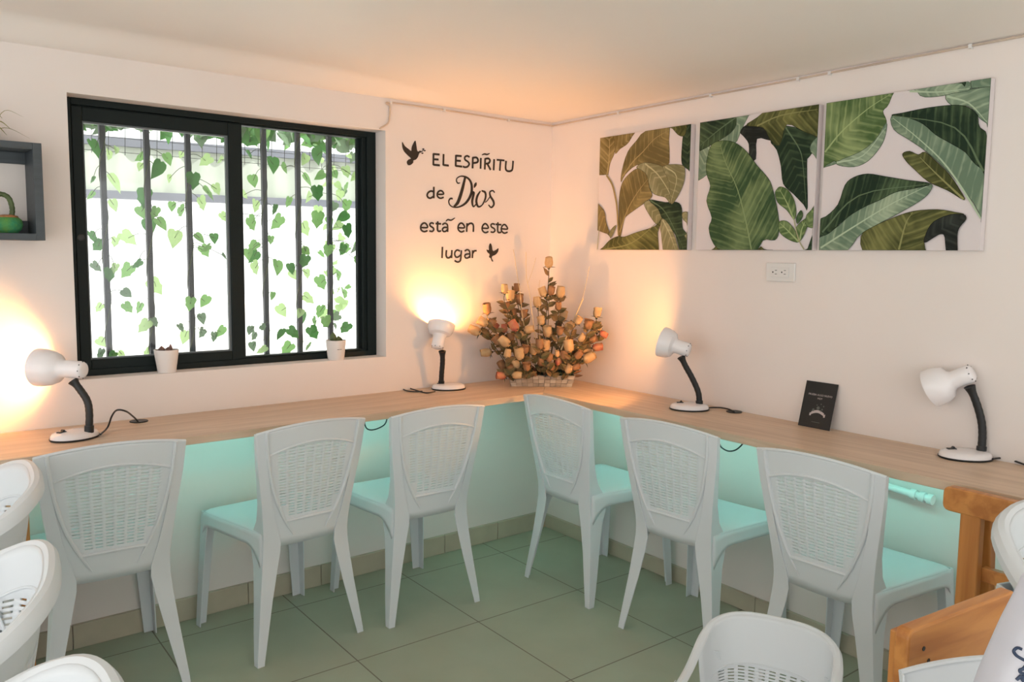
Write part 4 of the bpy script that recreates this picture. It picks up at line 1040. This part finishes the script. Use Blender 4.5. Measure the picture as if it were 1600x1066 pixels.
# ------------------------------------------------------------------ black menu card leaning on the wall
cA, cB = onz(1253, 664, DZ), onz(1303, 673, DZ)
cA.z = cB.z = DZ
off = 0.046
sA = -cA.y*_n; sB = -cB.y*_n
c00, c10 = wr(sA-0.004, off, DZ), wr(sB-0.002, off, DZ)
hh = 0.158; lean = off-0.006
c01, c11 = c00+(wr(0, -lean, 0)-wr(0, 0, 0))+Vector((0, 0, math.sqrt(hh*hh-lean*lean))), None
c11 = c10+(c01-c00)
cd = thing('menu_card', 'small black menu card leaning on the right wall between the lamps', 'card', c00)
ex = (c10-c00); WC = ex.length; ex.normalize(); ey = (c01-c00).normalized(); ez = ex.cross(ey).normalized()
if ez.dot(CAM-c00) < 0: ez = -ez
M_card = mat('black_card', (0.010, 0.010, 0.010), 0.35, spec=0.5)
M_ink = mat('pale_ink', (0.50, 0.44, 0.43), 0.6); M_dim = mat('dim_grey_ink', (0.10, 0.11, 0.10), 0.6)
def CP(u, v, k=0.0): return c00+ex*(u*WC)+ey*(v*hh)+ez*k
b = MB(c00); b.hexa([CP(0, 0, -0.002), CP(1, 0, -0.002), CP(1, 0, 0), CP(0, 0, 0), CP(0, 1, -0.002), CP(1, 1, -0.002), CP(1, 1, 0), CP(0, 1, 0)]); cbd = b.build('board', M_card, cd, shade=False, bevel=0.0005)
b = MB(c00); b.hexa([CP(0.86, 0, -0.004), CP(1.0, 0, -0.004), CP(1.02, 0, -0.03), CP(0.98, 0, -0.03), CP(0.9, 0.02, -0.004), CP(1.0, 0.02, -0.004), CP(1.01, 0.015, -0.03), CP(0.98, 0.015, -0.03)]); b.build('foot', M_outlet, cd, shade=False)
def ctext(txt, u, v, size):
    cu = bpy.data.curves.new('printed_text', 'FONT'); cu.body = txt; cu.size = size; cu.align_x = 'CENTER'; cu.extrude = 0.00005
    o = bpy.data.objects.new('printed_text', cu)
    me = bpy.data.meshes.new_from_object(o); bpy.data.objects.remove(o)
    o = bpy.data.objects.new('printed_text', me); COL.objects.link(o); me.materials.clear(); me.materials.append(M_ink)
    o.parent = cbd; p = CP(u, v, 0.0004)-c00
    o.matrix_local = Matrix(((ex.x, ey.x, ez.x, p.x), (ex.y, ey.y, ez.y, p.y), (ex.z, ey.z, ez.z, p.z), (0, 0, 0, 1)))
ctext('PRUEBA ALGO NUEVO', 0.52, 0.70, 0.0088); ctext('HOY', 0.53, 0.625, 0.0088)
b = MB(c00)
for k in range(12):
    u0, u1 = 0.34+0.40*k/12, 0.34+0.40*(k+1)/12
    f = lambda u: 0.285+0.05*math.sin(math.pi*(u-0.34)/0.40)
    b.hexa([CP(u0, f(u0), .0003), CP(u1, f(u1), .0003), CP(u1, f(u1), .0005), CP(u0, f(u0), .0005), CP(u0, f(u0)+.06, .0003), CP(u1, f(u1)+.06, .0003), CP(u1, f(u1)+.06, .0005), CP(u0, f(u0)+.06, .0005)])
for u0, u1 in ((0.295, 0.345), (0.735, 0.785)): b.hexa([CP(u0, .255, .0003), CP(u1, .262, .0003), CP(u1, .262, .0005), CP(u0, .255, .0005), CP(u0, .315, .0003), CP(u1, .325, .0003), CP(u1, .325, .0005), CP(u0, .315, .0005)])
b.build('ribbon_banner', M_ink, cbd, shade=False)
b = MB(c00)
for u, v, r in ((0.53, 0.44, 0.006), (0.39, 0.385, 0.005), (0.66, 0.42, 0.003), (0.60, 0.53, 0.002), (0.48, 0.50, 0.002), (0.69, 0.49, 0.0025), (0.62, 0.38, 0.003)):
    b.poly([CP(u, v, .0003)+ex*(r*math.cos(k*.7))+ey*(r*math.sin(k*.7)) for k in range(9)], ez*0.0002)
b.hexa([CP(.40, .125, .0003), CP(.66, .125, .0003), CP(.66, .125, .0005), CP(.40, .125, .0005), CP(.40, .135, .0003), CP(.66, .135, .0003), CP(.66, .135, .0005), CP(.40, .135, .0005)])
b.build('printed_drawing', M_dim, cbd, shade=False)

# ------------------------------------------------------------------ flower basket in the corner
M_weave1 = mat('grey_woven_strip', (0.34, 0.31, 0.27), 0.7, var=0.25, vscale=30, stretch=(1, 1, 6))
M_weave2 = mat('pale_woven_strip', (0.43, 0.40, 0.36), 0.7, var=0.2, vscale=30, stretch=(1, 1, 6))
M_weave3 = mat('dark_woven_strip', (0.27, 0.25, 0.22), 0.7, var=0.25, vscale=30)
bl, br_ = onz(799, 604, DZ), onz(893, 605, DZ); bl.z = br_.z = DZ
e1 = (br_-bl).normalized(); e2 = Vector((-e1.y, e1.x, 0))
if e2.dot(FW) < 0: e2 = -e2
BW = (br_-bl).length; BD = 0.115; BH = 0.048
BC = bl+e1*(BW/2)+e2*(BD/2)
bk = thing('flower_basket', 'woven grey and white strip basket standing in the corner of the worktop', 'basket', BC)
def BP(u, v, z): 
    g = 1+0.09*(z/BH); return BC+e1*(u*BW/2*g)+e2*(v*BD/2*g)+Vector((0, 0, z))
rng = random.Random(11)
b = MB(BC); nC, nR = 11, 3
def cells(fn, n):
    for i in range(n):
        for j in range(nR):
            par = (i+j) % 2; b.m = (0 if par else 1) if rng.random() > 0.2 else 2
            o = 0.0032 if par else 0.0012
            u0, u1 = i/n, (i+1)/n; v0, v1 = j/nR, (j+1)/nR; m_ = 0.012/n; 
            P = [fn(u0+m_, v0+.002, 0), fn(u1-m_, v0+.002, 0), fn(u1-m_, v1-.002, 0), fn(u0+m_, v1-.002, 0)]
            Q = [fn(u0+m_*3, v0+.02, o), fn(u1-m_*3, v0+.02, o), fn(u1-m_*3, v1-.02, o), fn(u0+m_*3, v1-.02, o)]
            b.add(P+Q, [(4, 5, 6, 7), (0, 1, 5, 4), (1, 2, 6, 5), (2, 3, 7, 6), (3, 0, 4, 7)])
cells(lambda u, v, o: BP(-1+2*u, -1, v*BH)-e2*o, nC); cells(lambda u, v, o: BP(-1+2*u, 1, v*BH)+e2*o, nC)
cells(lambda u, v, o: BP(-1, -1+2*u, v*BH)-e1*o, 5); cells(lambda u, v, o: BP(1, -1+2*u, v*BH)+e1*o, 5)
b.build('woven_wall', [M_weave1, M_weave2, M_weave3], bk, shade=False)
b = MB(BC)
b.hexa([BP(-.98, -.97, 0.0), BP(.98, -.97, 0.0), BP(.98, .97, 0.0), BP(-.98, .97, 0.0), BP(-.98, -.97, BH*.8), BP(.98, -.97, BH*.8), BP(.98, .97, BH*.8), BP(-.98, .97, BH*.8)])
b.build('lining', M_black, bk, shade=False)
b = MB(BC)
cr = [BP(-1, -1, BH), BP(1, -1, BH), BP(1, 1, BH), BP(-1, 1, BH)]
for i in range(4): b.tube([cr[i], cr[(i+1) % 4]], 0.0032, 6)
b.build('rim', M_weave3, bk)
# green filler between the stems
M_fill = [mat('filler_dark', (0.02, 0.05, 0.03), 0.8), mat('filler_green', (0.05, 0.10, 0.04), 0.8), mat('filler_brown', (0.20, 0.10, 0.05), 0.8)]
def leafshape(b, c, d, nrm, ln, wd, curl=0.2):
    d = d.normalized(); sd = d.cross(nrm).normalized(); nn = sd.cross(d)
    rows = [(0, .05), (.18, .62), (.42, 1.0), (.68, .72), (.88, .3), (1, .02)]
    b.grid(lambda u, j: c+d*(rows[int(j)][0]*ln)+sd*(u*rows[int(j)][1]*wd/2)+nn*(0.25*abs(u)*wd*rows[int(j)][1]-curl*ln*rows[int(j)][0]**2), [-1, -.5, 0, .5, 1], list(range(6)))
b = MB(BC+Vector((0, 0, BH)))
for k in range(190):
    u, v = rng.uniform(-1, 1), rng.uniform(-1, 1)
    c = BP(u*.98, v*.9, BH*0.7+rng.uniform(0, 0.02))
    d = (e1*(u*0.9+rng.uniform(-.5, .5))+e2*(v*.6-0.3+rng.uniform(-.5, .5))+Vector((0, 0, rng.uniform(0.3, 1.4)))).normalized()
    b.m = rng.choice((0, 0, 0, 1, 2))
    leafshape(b, c, d, Vector((rng.uniform(-1, 1), rng.uniform(-1, 1), .3)), rng.uniform(.03, .062), rng.uniform(.012, .022))
tag(b.build('basket_filler', M_fill), 'dark green and brown filler leaves packed in the flower basket', 'foliage', kind='stuff')

M_cream = mat('cream_petal', (0.68, 0.47, 0.25), 0.7, col2=(0.58, 0.36, 0.17), vscale=60, trans=0.15)
M_tan = mat('tan_petal', (0.42, 0.22, 0.10), 0.7, col2=(0.30, 0.15, 0.07), vscale=60, trans=0.15)
M_pink = mat('red_edged_petal', (0.45, 0.10, 0.08), 0.7, col2=(0.55, 0.27, 0.13), vscale=45, trans=0.15)
M_sepal = mat('dark_sepal', (0.055, 0.06, 0.025), 0.7)
M_rleaf = mat('rose_leaf', (0.22, 0.13, 0.055), 0.65, col2=(0.10, 0.10, 0.035), vscale=35, trans=0.2)
M_rstem = mat('rose_stem', (0.05, 0.05, 0.022), 0.7)
def bud_mesh(name, m, openness, nseed):
    r0 = random.Random(nseed); b = MB(); h = 0.040
    pr = [(0.0, .0045), (.12, .0110), (.30, .0145), (.55, .0150+.001*openness), (.80, .0132+.003*openness), (1.0, .0118+.0065*openness)]
    def rad(t):
        for (a, p), (c, q) in zip(pr, pr[1:]):
            if a <= t <= c: return p+(q-p)*(t-a)/(c-a)
        return pr[-1][1]
    for k in range(5):
        th0 = k*2.2+r0.uniform(-.2, .2); span = 3.4 if k < 3 else 4.6; sc = (1.0, .97, 1.03, .72, .45)[k]; hh = h*(1, 1.04, .97, 1.03, .98)[k]
        us = [i/12 for i in range(13)]; vs = [i/9 for i in range(10)]
        def fn(u, v):
            top = 1-0.16*(2*u-1)**4
            r = rad(v)*sc*(1+0.08*(u-.5)) + (0.003*openness*max(0, v-.85)/.15)
            a = th0+span*(u-.5)
            return Vector((r*math.cos(a), r*math.sin(a), hh*v*top))
        b.grid(fn, us, vs)
    return b.mesh(name, m)
BUDS = {'c': [bud_mesh('petals', M_cream, .1, 1), bud_mesh('petals', M_cream, .5, 2)], 'b': [bud_mesh('petals', M_tan, .3, 3), bud_mesh('petals', M_tan, .9, 4)], 'p': [bud_mesh('petals', M_pink, .3, 5)]}
b = MB()
for k in range(5):
    a = k*1.2566; d = Vector((math.cos(a), math.sin(a), 0.35)); leafshape(b, Vector((0.003*math.cos(a), 0.003*math.sin(a), 0.001)), d, Vector((0, 0, 1)), 0.024, 0.008, 0.25)
b.lathe([(0.0002, -0.006), (0.003, -0.005), (0.0055, 0.0), (0.004, 0.003)], None, 10)
SEP = b.mesh('sepal', M_sepal)
FL = """618,100,0,65,c 575,325,-20,60,c 635,315,10,55,b 705,325,5,70,c 530,400,-5,65,c 282,300,0,55,c 325,350,0,65,c 375,290,0,50,b 395,380,-10,60,b 150,450,-5,65,b 120,550,-60,65,c 185,560,20,50,b
60,615,-65,75,c 145,780,-95,65,c 210,590,30,50,p 355,580,-30,70,p 410,640,-45,60,c 465,605,80,60,c 560,540,-10,55,c 610,625,-10,70,c 725,505,10,65,c 690,430,0,50,b 770,580,60,60,c 915,570,10,60,b 985,590,5,65,c
985,480,10,60,c 840,540,30,50,c 1030,640,120,50,p 985,740,80,60,p 890,755,75,75,c 920,820,60,75,c 770,735,-10,75,c 865,670,30,50,c 590,730,5,70,c 500,760,5,65,c 395,790,-5,75,c 285,700,-50,75,c 230,690,-40,60,b
360,745,-20,50,p 330,665,0,50,b 305,790,10,55,c 300,440,-10,60,b 350,480,0,50,b 430,490,0,50,b 560,850,0,60,b 690,850,20,50,p 735,800,0,60,b 795,830,20,60,b 770,905,30,60,c 640,890,0,45,b 370,865,-40,65,c 330,900,-10,60,b
265,880,-30,60,b 260,955,-85,60,p 375,950,90,60,c 450,890,0,50,b 620,820,10,50,b 680,790,0,40,c 820,890,70,50,b 950,680,60,50,b 760,680,40,50,b 550,720,-5,60,b 280,600,0,50,p 440,760,10,50,b 700,620,10,50,b 840,800,40,55,b"""
FS = 230/1114
CEN = BC-e2*0.075
dC = depth_of(CEN)
rng = random.Random(5)
special = {0: ('cream wooden rose topping the whole flower basket', ), 12: ('cream wooden rose reaching farthest left from the basket',), 13: ('drooping cream rose pointing left, low on the left side of the basket',),
           27: ('pink rose at the far right of the basket, upper of the two pink ones there',), 28: ('pink rose at the far right of the basket, lower of the two pink ones there',), 30: ('large cream rose at the lower right edge of the basket',),
           3: ('cream rose standing upright just right of the topmost one',), 15: ('long pinkish red rose left of centre in the basket',), 53: ('red tipped bud lying at the lower left corner of the basket',), 35: ('pale cream upright rose low in the centre left of the basket',)}
gen = {'c': 'cream wooden rose among the others in the corner basket', 'b': 'small tan brown rose among the others in the corner basket', 'p': 'small pinkish red bud among the others in the corner basket'}
grp = {'c': 'cream roses in the basket', 'b': 'tan roses in the basket', 'p': 'pinkish red buds in the basket'}
for i, it in enumerate(FL.split()):
    x, y, a, s, kd = it.split(','); x, y, a, s = float(x), float(y), math.radians(float(a)), float(s)
    px, py = 730+x*FS, 390+y*FS
    dx = (x-560)/500.0; hgt = max(0, (930-y)/900)
    back = rng.uniform(-0.045, 0.03) + (0.05 if abs(dx) < .5 and hgt > .45 else 0.0) - 0.035*(1-hgt)*(1-abs(dx))
    c = dep(px, py, dC+back)
    # stay clear of the walls
    for _ in range(6):
        if c.y > -0.045 or (c.x-A_R*c.y)/_n > -0.045: back -= 0.03; c = dep(px, py, dC+back)
    ax = (UP*math.cos(a)+RT*math.sin(a)-FW*rng.uniform(-0.05, 0.35)).normalized()
    size = s/62*1.13
    base = c-ax*(0.02*size)
    t = thing('wooden_rose', (special[i][0] if i in special else gen[kd]), 'flower', base, 0, grp[kd])
    q = ax.to_track_quat('Z', 'Y')
    me = rng.choice(BUDS[kd])
    o = bpy.data.objects.new('bloom', me); COL.objects.link(o); o.parent = t; o.rotation_euler = (q.to_matrix() @ Matrix.Rotation(rng.uniform(0, 6.28), 3, 'Z')).to_euler(); o.scale = (size*1.02,)*3
    o = bpy.data.objects.new('sepal', SEP); COL.objects.link(o); o.parent = t; o.rotation_euler = (q.to_matrix() @ Matrix.Rotation(rng.uniform(0, 6.28), 3, 'Z')).to_euler(); o.scale = (size,)*3
    root = BP(max(-.85, min(.85, dx*0.9+rng.uniform(-.1, .1))), rng.uniform(-.7, .6), BH*0.62)
    m1 = root.lerp(base, 0.5)+Vector((0, 0, 0.02))
    m2 = base-ax*min(0.035, (base-root).length*0.35)
    pp = smooth([root, m1.lerp(m2, .3), m2, base], 6)
    b = MB(base); b.tube(pp, 0.0017, 6); stm = b.build('stem', M_rstem, t)
    nl = 4 if i else 5
    if (base-root).length > 0.05:
        for k in range(nl):
            f = rng.uniform(.35, .95) if i else (.50, .55, .60, .68, .30)[k]
            pnt = pp[int(f*(len(pp)-1))]
            d = (Vector((0, 0, rng.uniform(.2, .9)))+RT*rng.choice((-1, 1))*rng.uniform(.4, 1)-FW*rng.uniform(-.2, .5))
            b = MB(base)
            leafshape(b, pnt, d, -FW+Vector((0, 0, rng.uniform(-.3, .5))), rng.uniform(.032, .052), rng.uniform(.017, .026))
            b.build('leaf', M_rleaf, stm)
tw = [('350,0 380,200 402,340 420,520 470,760', 0.0014), ('445,20 448,200 470,320 490,480 520,700', 0.0014), ('520,62 490,170 458,255', 0.001), ('925,130 890,300 868,380 800,560 720,740', 0.0012), ('876,372 830,480 760,640 710,760', 0.0034), ('550,230 540,330 545,420 550,700', 0.0009)]
M_twig = mat('pale_twig', (0.62, 0.48, 0.28), 0.7)
tl = ['thin pale twig standing tallest on the left of the flower basket', 'thin pale forked twig left of the topmost rose', 'short pale side twig forking off beside the topmost rose', 'thin pale twig leaning right, highest on the right of the basket', 'thick pale reed leaning right out of the flower basket', 'hair thin twig just left of the central rose stem']
for (txt, r), lab in zip(tw, tl):
    P = [dep(730+x*FS, 390+y*FS, dC-0.02) for x, y in [tuple(map(float, q.split(','))) for q in txt.split()]]
    for p in P:
        k = max(0, p.y+0.02); p.y -= k
    b = MB(P[-1]); b.tube(smooth(P, 5), r, 6)
    tag(b.build('dried_twig', M_twig), lab, 'twig', 'twigs in the basket')

# ------------------------------------------------------------------ orange wooden chairs at the right
def onx(px, py, x):
    d = ray(px, py); t = (x-CAM.x)/d.x; return CAM + d*t
P0 = onz(1484, 756, 0.755)
wc = thing('wooden_chair', 'orange wooden chair with a thick top rail at the right end of the worktop', 'chair', (P0.x, P0.y, 0), 0)
def rail(b, p, d, ln, h, tk, r=0.016):       # board with rounded left corners; d along, thickness towards nn
    nn = Vector((-d.y, d.x, 0))
    pr = [(0, -h+r), (0, -r)] + [(r-r*math.cos(k*math.pi/8), -r+r*math.sin(k*math.pi/8)) for k in range(1, 5)] + [(ln-r, 0), (ln, -r), (ln, -h+r), (ln-r, -h)] + [(r-r*math.sin(k*math.pi/8), -h+r-r*math.cos(k*math.pi/8)) for k in range(0, 4)]
    b.poly([p+d*u+Vector((0, 0, v)) for u, v in pr], nn*tk)
dR = Vector((-0.10, -1, 0)).normalized()
b = MB(wc.location); rail(b, P0, dR, 0.20, 0.062, -0.030); b.build('top_rail', M_orange, wc, shade=False, bevel=0.004)
nR_ = Vector((-dR.y, dR.x, 0))
if nR_.dot(FW) < 0: nR_ = -nR_
def upright(b, s, w, z0, z1, f0, tk, lean=0.0):
    c = Vector((P0.x, P0.y, 0))+dR*s
    lo, hi = [], []
    for du, dn in ((0, 0), (w, 0), (w, tk), (0, tk)):
        lo.append(c+dR*du+nR_*(f0+dn+lean)+Vector((0, 0, z0))); hi.append(c+dR*du+nR_*(f0+dn)+Vector((0, 0, z1)))
    b.hexa(lo+hi)
b = MB(wc.location); upright(b, 0.045, 0.050, 0, 0.737, -0.028, 0.026); b.build('front_post', M_orangev, wc, shade=False, bevel=0.004)
b = MB(wc.location); upright(b, 0.045, 0.045, 0, 0.70, 0.032, 0.03, 0.06); b.build('rear_post', M_orangev, wc, shade=False, bevel=0.004)
b = MB(wc.location); upright(b, 0.150, 0.045, 0, 0.72, 0.034, 0.026); b.build('front_post', M_orangev, wc, shade=False, bevel=0.004)
pm_ = onx(1555, 900, P0.x)
b = MB(wc.location); rail(b, Vector((P0.x, P0.y, pm_.z+0.015))+dR*0.09, dR, 0.09, 0.036, 0.022, 0.004); b.build('cross_rail', M_orange, wc, shade=False, bevel=0.003)
b = MB(wc.location); upright(b, 0.01, 0.19, 0.42, 0.445, 0.062, 0.20); b.build('seat', M_orange, wc, shade=False, bevel=0.004)
b = MB(wc.location); upright(b, 0.015, 0.035, 0, 0.42, 0.22, 0.035); b.build('leg', M_orangev, wc, shade=False, bevel=0.003)
b = MB(wc.location); upright(b, 0.16, 0.035, 0, 0.42, 0.22, 0.035); b.build('leg', M_orangev, wc, shade=False, bevel=0.003)

Q0 = onz(1421, 988, 0.70); Q1 = onz(1582, 925, 0.70)
d2_ = (Q1-Q0); L2 = d2_.length; d2_.normalize()
w2_ = thing('wooden_chair', 'orange wooden chair at the bottom right, broad backrest board with two screws', 'chair', (Q0.x, Q0.y, 0), 0)
n2 = Vector((-d2_.y, d2_.x, 0))
if n2.dot(FW) < 0: n2 = -n2
b = MB(w2_.location); rail(b, Q0, d2_, 0.35, 0.105, 0.027 if n2.dot(Vector((-d2_.y, d2_.x, 0))) > 0 else -0.027, 0.015); wbk = b.build('backrest', M_orange, w2_, shade=False, bevel=0.004)
b = MB(w2_.location)
for u, v in ((0.045, -0.040), (0.062, -0.066)):
    c = Q0+d2_*u+Vector((0, 0, v)); b.poly([c+d2_*(0.0042*math.cos(k*.7))+Vector((0, 0, 0.0042*math.sin(k*.7)))-n2*0.0002 for k in range(9)], -n2*0.0008)
b.build('screw', M_black, wbk, shade=False)
def up2(b, u, w, z0, z1, f0, tk):
    c = Vector((Q0.x, Q0.y, 0))+d2_*u
    ps = [c+d2_*a+n2*(f0+t_) for a, t_ in ((0, 0), (w, 0), (w, tk), (0, tk))]
    b.hexa([p+Vector((0, 0, z0)) for p in ps]+[p+Vector((0, 0, z1)) for p in ps])
for u in (0.035, 0.235):
    b = MB(w2_.location); up2(b, u, 0.04, 0, 0.675, 0.0275, 0.03); b.build('leg', M_orangev, w2_, shade=False, bevel=0.003)

# ------------------------------------------------------------------ white lettered bag standing on the nearest chair
M_bag = mat('white_bag_cloth', (0.74, 0.74, 0.80), 0.7, var=0.08, vscale=8, bump=0.4, bscale=18, trans=0.25)
M_blue = mat('dark_blue_ink', (0.03, 0.05, 0.10), 0.6)
BGB = Vector((-1.427, -2.688, 0.387)); br0 = RT.copy(); br0.z = 0; br0.normalize(); bf0 = Vector((-FW.x, -FW.y, 0)).normalized()
dB = depth_of(BGB+Vector((0, 0, 0.3)))
LEFT = [(1591, 900), (1583, 922), (1562, 970), (1542, 1025), (1528, 1066), (1515, 1110), (1505, 1200), (1505, 1330)]
LEFT = [dep(x, y, dB) for x, y in LEFT]
cx_ = (dep(1655, 1000, dB)-BGB).dot(br0)
bag = thing('lettered_bag', 'white cloth bag with dark blue script at the bottom right corner', 'bag', BGB)
def bag_pt(a, z):
    tab = sorted((p.z, (p-BGB).dot(br0)) for p in LEFT)
    lx = tab[0][1]
    for (z0, x0), (z1, x1) in zip(tab, tab[1:]):
        if z0 <= z: lx = x0+(x1-x0)*min(1, (z-z0)/(z1-z0))
    w = cx_-lx; top = tab[-1][0]
    k = (z-BGB.z)/(top-BGB.z)
    d = 0.075*(1-0.5*k)+0.004
    r = 1+0.035*math.sin(5*a+9*z)*math.sin(3.1*k)
    ca_, sa = math.cos(a), math.sin(a)
    q = 0.72
    return BGB+br0*(cx_+w*r*math.copysign(abs(ca_)**q, ca_))+bf0*(d*r*math.copysign(abs(sa)**q, sa))+Vector((0, 0, z-BGB.z))
ztop = max(p.z for p in LEFT)
b = MB(BGB); zz = [BGB.z+0.001+(ztop-BGB.z-0.001)*k/40 for k in range(41)]
b.loft([[bag_pt(2*math.pi*i/48, z) for i in range(48)] for z in zz])
bbd = b.build('body', M_bag, bag)
def on_bag(px, py):
    best = None
    for k in range(120):
        z = BGB.z+(ztop-BGB.z)*(0.3+0.7*k/119)
        for i in range(60):
            a = math.pi*i/59; P = bag_pt(a, z); v = P-CAM; dd = v.dot(FW)
            e_ = (800+F_PX*v.dot(RT)/dd-px)**2+(533-F_PX*v.dot(UP)/dd-py)**2
            if best is None or e_ < best[0]: best = (e_, P)
    return best[1]+bf0*0.001
for st in ('498,808 470,790 438,795 422,825 450,852 520,892 600,930', '560,905 500,950 482,975 500,998 560,1000', '455,1050 488,1008 484,1040 512,1015 508,1050 560,1010'):
    P = [on_bag(1500+x*.1934, 860+y*.1934) for x, y in lp(st)]
    b = MB(BGB); b.tube(smooth(P, 5), 0.0020, 6); b.build('letter', M_blue, bbd)
